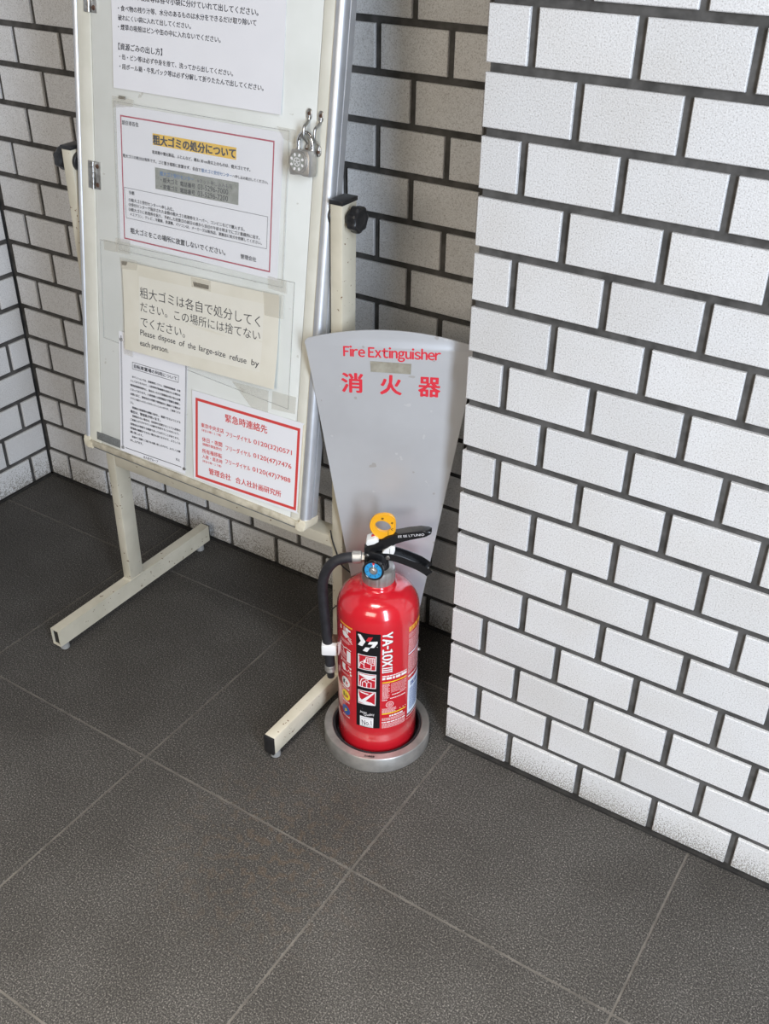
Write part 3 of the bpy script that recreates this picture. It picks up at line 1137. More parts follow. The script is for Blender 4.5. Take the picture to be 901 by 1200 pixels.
# --- small dense-print notice, lower left
c = [(-0.1462, -0.1980), (-0.0020, -0.1990), (-0.0035, -0.4020), (-0.1467, -0.4045)]
sh = quad_sheet('paper_notice', c, 0.0010, 0.0003, 'paper', 'narrow white sheet of dense small black print beside the red emergency card', 'notice')
fn = on_sheet(c, 0.0010, 0.0003)
cv = Canvas(['ink', 'ink_soft'])
cv.frame([(-0.1172, -0.2427), (-0.0196, -0.2393), (-0.0202, -0.2505), (-0.1174, -0.2537)], 0.0008, 'ink')
T(cv, (-114.0, -248.2, -23.2, -245.0), '自転車置場の利用について', 'ink', bold=0.03, h=0.0062)
for row, s in (((-118.1, -267.2, -15.7, -263.7), '本マンションでは、駐輪管理システム（登録制駐輪場）を導'),
               ((-122.1, -274.6, -15.6, -270.5), '入しておりますので、入居者等が駐輪場を利用される場合は'),
               ((-122.2, -282.2, -15.4, -278.3), '管理員業務時間内に、届出をいただき登録証を受け取る必要'),
               ((-122.3, -289.7, -15.3, -285.5), 'となっております。入居者様には管理組合で登録を確認し'),
               ((-122.4, -297.4, -15.2, -293.0), '必要に応じ、管理会社の判断で管理組合に連絡する場合が'),
               ((-122.5, -304.9, -15.1, -299.9), 'すでにお届けいただいた方もいらっしゃいますが、ご留意くださ'),
               ((-122.6, -312.1, -116.1, -312.0), 'い。'),
               ((-118.8, -320.2, -14.9, -315.8), '登録証は駐輪場の前輪に貼付し、確認できるようにする'),
               ((-122.9, -327.7, -57.3, -324.6), '場合は、管理員が伺います。'),
               ((-119.0, -334.8, -14.7, -329.8), '登録証のない場合は、自転車を放置することで入居者の'),
               ((-123.1, -342.0, -17.1, -336.5), 'ご迷惑となりますのでこの場所を利用することのないよう、'),
               ((-123.2, -349.9, -17.0, -344.6), '管理会社の管理する範囲であっても行うことがあります。'),
               ((-123.3, -357.2, -14.4, -352.0), '管理員の確認ができない場合もありますので、よろしくお'),
               ((-123.4, -363.9, -95.9, -363.3), '願い致します。'),
               ((-119.6, -371.8, -14.2, -366.2), '皆様のご理解とご協力をお願い致しますので、よろしくお願'),
               ((-123.7, -379.3, -96.0, -377.8), '申し上げます。'),
               ((-23.5, -381.8, -15.3, -381.6), '以上')):
    T(cv, row, s, 'ink', bold=0.034)
cv.line([(-0.1346, -0.3965), (-0.0126, -0.3926)], 0.0011, 'ink')
T(cv, (-94.8, -400.6, -62.2, -399.1), '合人社グループ', 'ink', bold=0.03)
for x0, y0, x1, y1 in ((-0.1415, -0.205, -0.1414, -0.3960), (-0.0043, -0.2050, -0.0051, -0.3905)):
    cv.line([(x0 - 0.0007, y0), (x1 - 0.0007, y1)], 0.0009, 'ink_soft')
    cv.line([(x0 + 0.0010, y0), (x1 + 0.0010, y1)], 0.0006, 'ink_soft')
cv.finish('lettering', fn, sh)
for x, y in ((-0.1410, -0.2110), (-0.1405, -0.3975), (-0.0055, -0.3935)):
    bm = new()
    rod(bm, bd((x, y, 0.0012)), bd((x, y, 0.0030)), 0.0030, 0.0022, seg=16)
    obj('stud', bm, 'steel', sh)

# --- yellowed bilingual notice
c = [(-0.1336, -0.0837), (0.1680, -0.0707), (0.1713, -0.2068), (-0.1279, -0.2225)]
curl2 = lambda s, t: 0.006 * max(0, t - 0.55) * 2.2 * (0.35 + 0.65 * s)
sh = quad_sheet('paper_notice', c, 0.0042, 0.0004, 'paper_old', 'yellowed paper notice in Japanese and English asking for disposal of large-size refuse', 'notice', curl2)
fn = on_sheet(c, 0.0042, 0.0004, curl2)
cv = Canvas(['paper_cream'])
cv.poly([(-0.0985, -0.1000), (-0.0985, -0.2050), (0.1425, -0.1890), (0.1415, -0.0880)], 'paper_cream')
cv.finish('pasted_slip', fn, sh, cut=0.02, cuty=0.008)
cv = Canvas(['ink'])
T(cv, (-96.5, -124.1, 136.5, -115.2), '粗大ゴミは各自で処分してく', 'ink', L2, bold=-0.004)
T(cv, (-95.7, -146.2, 137.7, -136.3), 'ださい。この場所には捨てない', 'ink', L2, bold=-0.004)
T(cv, (-94.9, -169.8, -3.6, -166.2), 'でください。', 'ink', L2, bold=-0.004)
words = [('Please', -95.1, -55), ('dispose', -45.5, 3.5), ('of', 13.0, 25.5), ('the', 35.5, 53.0), ('large-size', 62.0, 86.0 + 8), ('refuse', 99.0 + 3, 121.0 + 3), ('by', 128.5 + 1.5, 140.1)]
W0, W1 = 262.0, 503.0
for wd, xa, xb in (('Please', 262, 328), ('dispose', 342, 418), ('of', 434, 458), ('the', 472, 505), ('large-size', 520, 630), ('refuse', 648, 715), ('by', 735, 765)):
    ua, ub = -95.1 + (xa - W0) * 235.2 / W1, -95.1 + (xb - W0) * 235.2 / W1
    va, vb = -187.6 + (xa - W0) * 9.7 / W1, -187.6 + (xb - W0) * 9.7 / W1
    dv = {'Please': 0.6, 'dispose': -0.4, 'of': 0.6, 'the': 0.6, 'large-size': -0.4, 'refuse': 0.6, 'by': -0.4}[wd]
    hh = {'Please': 0.0090, 'dispose': 0.0112, 'of': 0.0090, 'the': 0.0090, 'large-size': 0.0112, 'refuse': 0.0090, 'by': 0.0112}[wd]
    T(cv, (ua, va + dv, ub, vb + dv), wd, 'ink', L2, h=hh, bold=0.004)
for wd, xa, xb, hh, dv in (('each', 262, 307, 0.0088, 0.6), ('person.', 315, 390, 0.0088, -0.8)):
    ua, ub = -95.1 + (xa - W0) * 235.2 / W1, -95.1 + (xb - W0) * 235.2 / W1
    T(cv, (ua, -204.2 + dv, ub, -203.0 + dv), wd, 'ink', L2, h=hh, bold=0.004)
cv.finish('lettering', fn, sh)
for tp, mm in (([(-0.137, -0.0790), (-0.100, -0.0780), (-0.103, -0.0920), (-0.134, -0.0960)], 'tape'), ([(0.140, -0.0700), (0.176, -0.0680), (0.177, -0.1020), (0.144, -0.1040)], 'tape'),
               ([(0.006, -0.0790), (0.044, -0.0770), (0.044, -0.0920), (0.007, -0.0930)], 'tape'), ([(0.010, -0.0850), (0.040, -0.0840), (0.040, -0.0900), (0.012, -0.0915)], 'tape_dirt'),
               ([(-0.134, -0.1950), (-0.112, -0.1960), (-0.112, -0.2320), (-0.131, -0.2320)], 'tape'), ([(-0.134, -0.0840), (-0.122, -0.0830), (-0.124, -0.0890), (-0.134, -0.0900)], 'tape_dirt')):
    bm = new()
    prism(bm, tp, 0.0050, 0.0052, bd)
    obj('tape', bm, mm, sh)

# --- red bordered emergency contact card
c = [(0.0085, -0.2545), (0.2215, -0.2475), (0.2215, -0.3945), (0.0150, -0.4020)]
sh = quad_sheet('contact_card', c, 0.0012, 0.0008, 'plate', 'white emergency contact card printed in red with a thick red border', 'notice')
fn = on_sheet(c, 0.0012, 0.0008)
cv = Canvas(['ink_red'])
cv.frame([(0.0185, -0.2670), (0.2143, -0.2592), (0.2163, -0.3880), (0.0215, -0.3968)], 0.0046, 'ink_red')
cv.finish('border', fn, sh)
cv = Canvas(['ink_red'])
for row, s, k in (((76.1, -281.0, 156.8, -276.6), '緊急時連絡先', dict(bold=0.02)),
                  ((28.4, -306.6, 74.2, -304.0), '東京中央支店', dict(bold=0.02)), ((30.1, -315.0, 68.8, -312.6), '（平日９時～１７時）', dict(bold=0.024)),
                  ((78.6, -306.8, 127.7, -304.0), 'フリーダイヤル', dict(bold=0.025, h=0.0085)), ((132.7, -304.2, 204.3, -300.4), '0120(32)0571', dict(bold=0.016, h=0.0095)),
                  ((31.1, -329.8, 71.7, -327.4), '休日・夜間', dict(bold=0.02)), ((32.1, -338.0, 71.1, -335.8), '（時間外緊急受付）', dict(bold=0.024)),
                  ((78.9, -329.8, 128.3, -326.6), 'フリーダイヤル', dict(bold=0.025, h=0.0085)), ((133.3, -326.4, 205.1, -322.6), '0120(47)7476', dict(bold=0.016, h=0.0095)),
                  ((31.8, -349.3, 72.1, -346.8), '所有権移転', dict(bold=0.02)), ((32.1, -358.6, 73.3, -356.0), '入居・退去時', dict(bold=0.02)), ((32.9, -366.8, 71.3, -364.4), '（平日９時～１７時）', dict(bold=0.024)),
                  ((78.9, -352.7, 128.2, -349.6), 'フリーダイヤル', dict(bold=0.025, h=0.0085)), ((132.9, -349.5, 204.9, -345.7), '0120(47)7988', dict(bold=0.016, h=0.0095)),
                  ((46.5, -380.0, 90.8, -377.6), '管理会社', dict(bold=0.024)), ((100.5, -377.4, 189.1, -372.6), '合人社計画研究所', dict(bold=0.024))):
    T(cv, row, s, 'ink_red', **k)
cv.finish('lettering', fn, sh)
bm = new()
hexa(bm, (0.2210, -0.392, 0.0012), (0.2240, -0.250, 0.0022), bd, bev=0.0003)
obj('sleeve_edge', bm, 'cream_plain', sh)

# ------------------------------------------------------------------ extinguisher stand: ring with its tall aluminium sign
EC = Vector((-0.1006, -0.0549, 0))
stand = empty('extinguisher_stand', EC)
tag(stand, 'round silver floor ring with a tall flared aluminium sign reading Fire Extinguisher', 'extinguisher stand')
bm = new()
lathe(bm, [(0.0765, 0.0), (0.0862, 0.0), (0.0878, 0.0014), (0.0878, 0.0282), (0.0866, 0.0300), (0.0752, 0.0306), (0.0738, 0.0292), (0.0738, 0.004), (0.0738, 0.001)], EC, 96, closed=True)
ring = obj('base_ring', bm, 'alu_cast', stand)
bm = new()
lathe(bm, [(0.0, 0.0005), (0.0735, 0.0005), (0.0737, 0.002), (0.0737, 0.0275), (0.0728, 0.0298), (0.0702, 0.0298), (0.0690, 0.0270), (0.0688, 0.008), (0.0676, 0.0045), (0.0, 0.0045)], EC, 96, cap=False)
obj('rubber_insert', bm, 'rubber', stand)
# stamped characters on the ring top
cv = Canvas(['black'])
cv.text('消火器設置', (-0.0085, -0.0812), (0.0085, -0.0812), 'black', 0, h=0.0042, bold=0.03)
a0 = R(-66 + 90)
cv.finish('stamp', lambda p: EC + Vector((p[0] * math.cos(a0) - p[1] * math.sin(a0), p[0] * math.sin(a0) + p[1] * math.cos(a0), 0.03062 + p[2])), ring)

SA, SB, SR = R(26.5), -0.037, 0.0775
ST = Vector((math.cos(SA), math.sin(SA), 0))
SBK = Vector((-math.sin(SA), math.cos(SA), 0))
SU = Vector((0, 0, math.cos(SB))) + SBK * math.sin(SB)
SN = ST.cross(SU)
SO = EC + SBK * SR
US = 0.0085


def sg(p):
    return SO + ST * p[0] + SU * p[1] + SN * p[2]


def half(w):
    return 0.0560 + (w - 0.25) * 0.1445 if w > 0.05 else 0.0271


right = [(US + half(w), w) for w in (0.0315, 0.05, 0.15, 0.25, 0.35, 0.45, 0.55, 0.65, 0.681)]
left = [(2 * US - u, w) for u, w in reversed(right)]
hw = half(0.690)
top = []
for i in range(9):                                   # rounded upper corner, then the shallow arched top edge
    t = i / 8
    a = R(-8 + 80 * t)
    top.append((US + hw - 0.0095 + 0.0095 * math.cos(a), 0.6905 - 0.0085 + 0.0085 * math.sin(a)))
arch = []
x_r = top[-1][0] - US
for i in range(1, 20):
    x = x_r - 2 * x_r * i / 20
    arch.append((US + x, 0.7072 - (0.7072 - top[-1][1]) * (x / x_r) ** 2))
topl = [(2 * US - u, w) for u, w in reversed(top)]
bm = new()
prism(bm, right + top + arch + topl + left, -0.0018, 0.0, sg, bev=0.0004)
sign = obj('sign_panel', bm, 'sign', stand)
cv = Canvas(['sign_red'])
cv.tight('Fire Extinguisher', (-0.0570, 0.6655), (0.0768, 0.6668), 'sign_red', h=0.0160, bold=0.034)
cv.finish('english_lettering', lambda p: sg((p[0], p[1], 0.0002 + p[2])), sign)
for ch, u0, u1 in (('消', -0.0600, -0.0310), ('火', -0.0054, 0.0236), ('器', 0.0483, 0.0777)):
    cv = Canvas(['sign_red'])
    cv.text(ch, (u0, 0.6245), (u1, 0.6245), 'sign_red', h=0.0300, bold=0.032)
    cv.finish('kanji_letter', lambda p: sg((p[0], p[1], 0.0002 + p[2])), sign)
bm = new()
prism(bm, [(-0.0200, 0.6600), (0.0372, 0.6590), (0.0366, 0.6432), (-0.0192, 0.6438)], 0.0003, 0.0008, sg)
obj('tape_patch', bm, 'sign_tape', sign)
# bracket feet that hold the sign to the ring
bm = new()
for u in (-0.012, 0.024):
    rod(bm, sg((u, 0.034, -0.002)), sg((u, 0.034, 0.0015)), 0.004, seg=16, bev=0.0008)
hexa(bm, (US - 0.026, 0.0300, -0.004), (US + 0.026, 0.0445, -0.0018), sg, bev=0.0006)
obj('bracket', bm, 'steel', sign)

# ------------------------------------------------------------------ fire extinguisher
ER = 0.0640
ext = empty('fire_extinguisher', EC + Vector((0, 0, 0.0046)))
tag(ext, 'red fire extinguisher with black hose and yellow pin ring standing in the silver floor ring', 'fire extinguisher')
bm = new()
lathe(bm, [(0.052, 0.0046), (0.0590, 0.0050), (0.0612, 0.0075), (0.0612, 0.0120), (0.0632, 0.0150), (0.0640, 0.0200), (0.0640, 0.2680), (0.0638, 0.2760), (0.0628, 0.2850), (0.0606, 0.2930), (0.0570, 0.3005), (0.0520, 0.3068),
           (0.0460, 0.3118), (0.0390, 0.3155), (0.0320, 0.3178), (0.0285, 0.3188), (0.0268, 0.3200), (0.0262, 0.3225), (0.0258, 0.3260), (0.0240, 0.3275)], EC, 96)
obj('cylinder_body', bm, 'red', ext, sharp=60)

# ribbed aluminium collar nut
bm = new()
N = 120
prof = [(0.3262, 0.0225), (0.3268, 0.0248), (0.3290, 0.0256), (0.3460, 0.0250), (0.3490, 0.0242), (0.3505, 0.0215), (0.3505, 0.005)]
rings = []
for z, r in prof:
    rings.append([])
    for i in range(N):
        a = 2 * math.pi * i / N
        rr = r - (0.0010 if (i % 10 in (0, 1)) and 0.328 < z < 0.348 else 0)
        rings[-1].append(bm.verts.new((EC.x + rr * math.cos(a), EC.y + rr * math.sin(a), z)))
for A, B in zip(rings, rings[1:]):
    for i in range(N):
        bm.faces.new((A[i], A[(i + 1) % N], B[(i + 1) % N], B[i]))
bm.faces.new(rings[0])
bm.faces.new(rings[-1])
obj('collar_nut', bm, 'alu_cast', ext, sharp=30)

EPHI = R(30)
EX = Vector((math.cos(EPHI), math.sin(EPHI), 0))
EF = Vector((math.sin(EPHI), -math.cos(EPHI), 0))


def ep(p):
    """extinguisher head coordinates: along the levers, height, towards the front"""
    return EC + EX * p[0] + Vector((0, 0, p[1])) + EF * p[2]


# valve body
bm = new()
poly = [(-0.0205, 0.3790), (-0.0215, 0.3580), (-0.0165, 0.3545), (-0.012, 0.3500), (0.012, 0.3500), (0.0125, 0.3700), (0.0060, 0.3785), (-0.0130, 0.3815)]
prism(bm, poly, -0.0115, 0.0115, ep, bev=0.0022)
rod(bm, ep((0, 0.349, 0)), ep((0, 0.364, 0)), 0.0165, 0.0150, seg=32, bev=0.001)
valve = obj('valve_body', bm, 'black_gloss', ext)
# squeeze lever: a folded strap with a flat top and two cheeks
out = [(-0.0218, 0.3717), (-0.0213, 0.3858), (-0.0167, 0.3915), (-0.0008, 0.3977), (0.0117, 0.4066), (0.0250, 0.4125), (0.0448, 0.4178), (0.0614, 0.4205), (0.0735, 0.4210), (0.0775, 0.4190),
       (0.0766, 0.4145), (0.0684, 0.4105), (0.0535, 0.4062), (0.0386, 0.4018), (0.0253, 0.3963), (0.0153, 0.3918), (0.0069, 0.3843), (0.0002, 0.3809), (-0.0125, 0.3793), (-0.0141, 0.3720)]
bm = new()
prism(bm, out, -0.0070, 0.0078, ep, bev=0.0028)
lever = obj('squeeze_lever', bm, 'black_gloss', ext)
cv = Canvas(['lab_white'])
cv.text("EE EE LT'UNIO", (0.0285, 0.4095), (0.0665, 0.4150), 'lab_white', h=0.0040, bold=0.0)
cv.finish('lettering', lambda p: ep((p[0], p[1], 0.0079 + p[2])), lever)

# carrying handle: channel section that droops from the valve
mid = smooth_path([Vector((s, z, 0)) for s, z in ((0.006, 0.3745), (0.0175, 0.3740), (0.0327, 0.3700), (0.0463, 0.3645), (0.0600, 0.3580), (0.0710, 0.3505), (0.0765, 0.3455))], 5)
bm = new()
V = []
for i, p in enumerate(mid):
    d = (mid[min(i + 1, len(mid) - 1)] - mid[max(i - 1, 0)]).normalized()
    nn = Vector((-d.y, d.x, 0))
    t = i / (len(mid) - 1)
    w = 0.0105 + 0.0010 * math.sin(math.pi * t)
    hgt = 0.0058
    sec = [(-w, hgt), (-w + 0.0018, hgt), (-w + 0.0018, -hgt + 0.0018), (w - 0.0018, -hgt + 0.0018), (w - 0.0018, hgt), (w, hgt), (w, -hgt), (w - 0.002, -hgt - 0.0008), (-w + 0.002, -hgt - 0.0008), (-w, -hgt)]
    V.append([bm.verts.new(ep((p.x + nn.x * b, p.y + nn.y * b, a))) for a, b in sec])
for A, B in zip(V, V[1:]):
    for k in range(10):
        bm.faces.new((A[k], A[(k + 1) % 10], B[(k + 1) % 10], B[k]))
bm.faces.new(V[0])
bm.faces.new(V[-1])
obj('carry_handle', bm, 'black_gloss', ext)
for s, z, r in ((0.0138, 0.3735, 0.0034), (-0.0165, 0.3765, 0.0026)):
    bm = new()
    rod(bm, ep((s, z, -0.0125)), ep((s, z, 0.0130)), r, seg=20, bev=0.0008)
    obj('pivot_pin', bm, 'steel', ext)

# white tamper seal on the lever and white stop block between the levers
bm = new()
prism(bm, [(-0.0189, 0.3945), (-0.0175, 0.4010), (-0.0060, 0.4065), (-0.0010, 0.4035), (0.0004, 0.3990), (-0.0070, 0.3950), (-0.0160, 0.3910)], -0.0082, 0.0090, ep, bev=0.0014)
seal = obj('tamper_seal', bm, 'white_plastic', ext)
bm = new()
hexa(bm, (-0.0110, 0.4022, -0.003), (-0.0055, 0.4047, 0.003), lambda p: ep((p[0], p[1] + (p[0] + 0.012) * 0.45, p[2])), bev=0.0008)
obj('seal_window', bm, 'gauge_red', seal)
bm = new()
prism(bm, [(0.0058, 0.3810), (0.0080, 0.3850), (0.0125, 0.3885), (0.0186, 0.3930), (0.0245, 0.3925), (0.0245, 0.3850), (0.0205, 0.3720), (0.0110, 0.3720)], -0.0072, 0.0102, ep, bev=0.0012)
blk = obj('stop_block', bm, 'white_plastic', ext)
bm = new()
hexa(bm, (0.0160, 0.3760, 0.0100), (0.0172, 0.3890, 0.0107), ep, bev=0.0003)
obj('block_slot', bm, 'mark_grey', blk)

# yellow pin ring: thick pull ring with an off-centre oval hole and a square shoulder
outer = [(0.0015, 0.4012), (-0.0055, 0.4075), (-0.0105, 0.4142), (-0.0128, 0.4225), (-0.0120, 0.4305), (-0.0085, 0.4375), (-0.0030, 0.4420), (0.0045, 0.4442), (0.0120, 0.4444), (0.0180, 0.4425), (0.0222, 0.4380), (0.0240, 0.4320), (0.0240, 0.4200), (0.0232, 0.4145), (0.0195, 0.4095), (0.0125, 0.4050)]
outer = [(p.x, p.y) for p in smooth_path([Vector((s, z, 0)) for s, z in outer], 4, closed=True)]
hole = [(0.0060 + 0.0120 * math.cos(a) * math.cos(-0.42) - 0.0092 * math.sin(a) * math.sin(-0.42), 0.4232 + 0.0120 * math.cos(a) * math.sin(-0.42) + 0.0092 * math.sin(a) * math.cos(-0.42)) for a in (2 * math.pi * i / 40 for i in range(40))]
bm = new()
prism(bm, outer, -0.0022, 0.0028, ep, holes=[hole])
pin = obj('pin_ring', bm, 'yellow_plastic', ext, sharp=50)
bm = new()
tube(bm, [ep((s * 0.985 + 0.0001, 0.4232 + (z - 0.4232) * 0.985, 0.0024)) for s, z in outer], 0.0011, 8, closed=True)
obj('ring_rim', bm, 'yellow_plastic', pin)
cv = Canvas(['black'])
cv.text('安', (0.0035, 0.4372), (0.0068, 0.4366), 'black', bold=0.04)
cv.text('全', (0.0178, 0.4308), (0.0208, 0.4292), 'black', bold=0.04)
cv.line([(0.0208, 0.4205), (0.0180, 0.4188), (0.0205, 0.4165)], 0.0008, 'black')
cv.line([(0.0138, 0.4150), (0.0138, 0.4080)], 0.0007, 'black')
cv.finish('lettering', lambda p: ep((p[0], p[1], 0.0031 + p[2])), pin)
bm = new()
rod(bm, ep((0.0035, 0.4020, 0.0)), ep((0.0062, 0.3780, 0.0)), 0.0022, seg=12)
obj('safety_pin', bm, 'steel', pin)

# pressure gauge facing the viewer
gd = (Vector((math.cos(R(-72)), math.sin(R(-72)), 0)) * 0.99 + Vector((0, 0, 0.10))).normalized()
gc = EC + Vector((math.cos(R(-72)), math.sin(R(-72)), 0)) * 0.0300 + Vector((0, 0, 0.3625))
bm = new()
rod(bm, EC + Vector((0, 0, 0.357)), gc, 0.0065, seg=18)
rod(bm, gc - gd * 0.0070, gc + gd * 0.0005, 0.0152, 0.0158, seg=48, bev=0.0012)
gauge = obj('pressure_gauge', bm, 'black_gloss', ext)
gu = Vector((0, 0, 1)).cross(gd).normalized()
gv = gd.cross(gu)
gm = lambda p: gc + gu * p[0] + gv * p[1] + gd * (0.0007 + p[2])
cv = Canvas(['gauge_blue', 'lab_white', 'gauge_red', 'black', 'steel'])
cv.ellipse(0, 0, 0.0140, 0.0140, 'gauge_blue', 0, 48)
cv.ellipse(0, 0, 0.0066, 0.0066, 'steel', 0.0003)
cv.poly([(-0.0022, 0.0140), (0.0020, 0.0140), (0.0012, 0.0085), (-0.0012, 0.0085)], 'gauge_red', 0.0003)
for a in (35, 80, 120, 160, 205, 250, 300, 340):
    cv.line([(0.0088 * math.sin(R(a)), 0.0088 * math.cos(R(a))), (0.0112 * math.sin(R(a)), 0.0112 * math.cos(R(a)))], 0.0009, 'black', 0.0003)
cv.line([(0, 0), (0.0002, 0.0095)], 0.0012, 'lab_white', 0.0006)
cv.finish('dial_face', gm, gauge)
bm = new()
tube(bm, [gc + gd * 0.0007 + (gu * math.cos(a) + gv * math.sin(a)) * 0.0147 for a in (2 * math.pi * i / 48 for i in range(48))], 0.0016, 8, closed=True)
obj('bezel', bm, 'black_gloss', gauge)
bm = new()
rod(bm, gc + gd * 0.0006, gc + gd * 0.0045, 0.0052, 0.0042, seg=24, bev=0.0010)
obj('gauge_hub', bm, 'alu_cast', gauge)

# hose
hp = [(-0.0330, 0.3640), (-0.0420, 0.3636), (-0.0514, 0.3618), (-0.0649, 0.3557), (-0.0764, 0.3420), (-0.0836, 0.3220), (-0.0855, 0.3027), (-0.0847, 0.2738), (-0.0829, 0.2444), (-0.0810, 0.2143), (-0.0785, 0.1870), (-0.0772, 0.1681), (-0.0765, 0.1500)]
bm = new()
tube(bm, smooth_path([ep((s, z, 0.0)) for s, z in hp], 8), 0.0080, 20)
hose = obj('hose', bm, 'rubber', ext)
bm = new()
rod(bm, ep((-0.0395, 0.3642, 0)), ep((-0.0250, 0.3652, 0)), 0.0094, seg=24, bev=0.001)
rod(bm, ep((-0.0260, 0.3652, 0)), ep((-0.0195, 0.3654, 0)), 0.0070, seg=6)
for t in (-0.0365, -0.0330, -0.0295):
    rod(bm, ep((t - 0.0008, 0.3644, 0)), ep((t + 0.0008, 0.3645, 0)), 0.0099, seg=24)
obj('hose_ferrule', bm, 'alu_cast', hose)
bm = new()
rod(bm, ep((-0.0766, 0.1515, 0)), ep((-0.0762, 0.1375, 0)), 0.0084, 0.0078, seg=24, bev=0.0008)
for z in (0.149, 0.1455, 0.142):
    rod(bm, ep((-0.0765, z, 0)), ep((-0.0765, z - 0.0014, 0)), 0.0088, seg=24)
obj('nozzle_sleeve', bm, 'alu_cast', hose)
bm = new()
rod(bm, ep((-0.0763, 0.1385, 0)), ep((-0.0757, 0.1240, 0)), 0.0066, 0.0058, seg=20, bev=0.001)
obj('nozzle', bm, 'black', hose)
bm = new()
hexa(bm, (-0.0890, 0.1770, -0.0100), (-0.0640, 0.1975, 0.0104), ep, bev=0.0022)
clip = obj('hose_clip', bm, 'white_plastic', ext)
bm = new()
hexa(bm, (-0.0730, 0.1970, -0.006), (-0.0635, 0.2090, 0.002), ep, bev=0.001)
obj('clip_bracket', bm, 'rust', clip)
bm = new()
a = R(28)
pc = EC + Vector((math.cos(a), math.sin(a), 0)) * 0.0635
rod(bm, pc + Vector((0, 0, 0.192)), pc + Vector((math.cos(a), math.sin(a), 0)) * 0.004 + Vector((0, 0, 0.192)), 0.0035, 0.0028, seg=16, bev=0.0006)
obj('band_rivet', bm, 'steel', ext)

# --- printed labels wrapped round the cylinder
TH0 = -71.0


def wrap(p):
    a = R(TH0) + p[0] / ER
    r = ER + 0.00015 + p[2]
    return EC + Vector((r * math.cos(a), r * math.sin(a), p[1]))


rng = random.Random(7)


def fine(cv, x0, x1, z0, z1, h, gap, mi, lay=0.0002, full=0.85):
    """rows of print too fine to read"""
    z = z0
    while z > z1:
        x = x0
        end = x0 + (x1 - x0) * (full + (1 - full) * rng.random())
        while x < end:
            w = min(h * (0.7 + 2.2 * rng.random()), end - x)
            if w > h * 0.3:
                cv.rect(x, z - h, x + w, z, mi, lay)
            x += w + h * 0.35
        z -= h + gap


# black emblem panel
BX, BZ = 0.0193, (0.0762, 0.2698)
cv = Canvas(['lab_black', 'lab_white', 'lab_red', 'ink_soft'])
cv.rect(-BX, BZ[0], BX, BZ[1], 'lab_black')


def lb(X, Y):
    """a point of the emblem panel, measured on the panel in units of its own width"""
    a_ = (X - 410) / 438.0
    return (-BX + a_ * 2 * BX, BZ[1] - (Y - (285 + a_ * 67)) * 1.181e-4)


W1_, W2_ = 0.0002, 0.0004
cv.poly([lb(*p) for p in ((446, 330), (500, 334), (588, 448), (530, 526), (446, 508), (502, 440))], 'lab_white', W1_)
cv.poly([lb(*p) for p in ((594, 436), (640, 377), (721, 380), (668, 452))], 'lab_red', W1_)
cv.poly([lb(*p) for p in ((628, 492), (662, 450), (797, 458), (797, 492), (737, 556), (668, 550), (716, 500))], 'lab_white', W1_)
cv.poly([lb(*p) for p in ((538, 598), (590, 540), (670, 552), (618, 618))], 'lab_white', W1_)
cv.ellipse(*lb(792, 550), 0.0006, 0.0006, 'lab_white', W1_, 8)


def box4(p, mi, lay, w=None):
    q = [lb(*x) for x in p]
    if w:
        cv.frame(q, w, mi, lay)
    else:
        cv.poly(q, mi, lay)


PW = 0.0011
for quad in (((455, 660), (775, 708), (768, 945), (455, 902)), ((455, 968), (772, 1018), (766, 1255), (455, 1208)), ((455, 1278), (768, 1322), (763, 1556), (455, 1510))):
    box4(quad, 'lab_red', W1_)
    box4(quad, 'lab_white', W2_, 0.0013)
ln = lambda pts, w=PW: cv.line([lb(*p) for p in pts], w, 'lab_white', W2_)
# hand over a building: pull the pin
ln([(480, 872), (492, 800), (535, 782), (562, 800), (562, 885)])
ln([(492, 800), (560, 838), (560, 885)])
ln([(556, 770), (592, 790), (640, 815), (690, 830), (688, 910), (562, 890)])
cv.poly([lb(*p) for p in ((552, 752), (580, 745), (590, 800), (560, 800))], 'lab_white', W2_)
ln([(585, 780), (600, 712), (748, 735), (742, 852), (702, 848)])
for x in (628, 668, 708):
    ln([(x, 735), (x, 800)], 0.0008)
for y in (738, 768, 798):
    ln([(615, y), (735, y + 12)], 0.0008)
ln([(470, 700), (470, 880)], 0.0007)
# hose turned towards the fire
cv.poly([lb(*p) for p in ((470, 985), (765, 1035), (765, 1052), (620, 1075), (470, 1012))], 'lab_white', W2_)
cv.poly([lb(*p) for p in ((590, 1075), (770, 1040), (760, 1062), (640, 1098))], 'lab_white', W2_)
ln([(492, 1205), (496, 1130), (520, 1085), (570, 1070), (660, 1082), (752, 1118)], 0.0014)
ln([(528, 1212), (534, 1140), (566, 1122), (590, 1130)], 0.0013)
cv.arc(*lb(608, 1125), 0.0026, 0.0009, 'lab_white', W2_, ry=0.0030)
ln([(612, 1160), (610, 1228)], 0.0016)
ln([(640, 1135), (690, 1150), (688, 1240)], 0.0011)
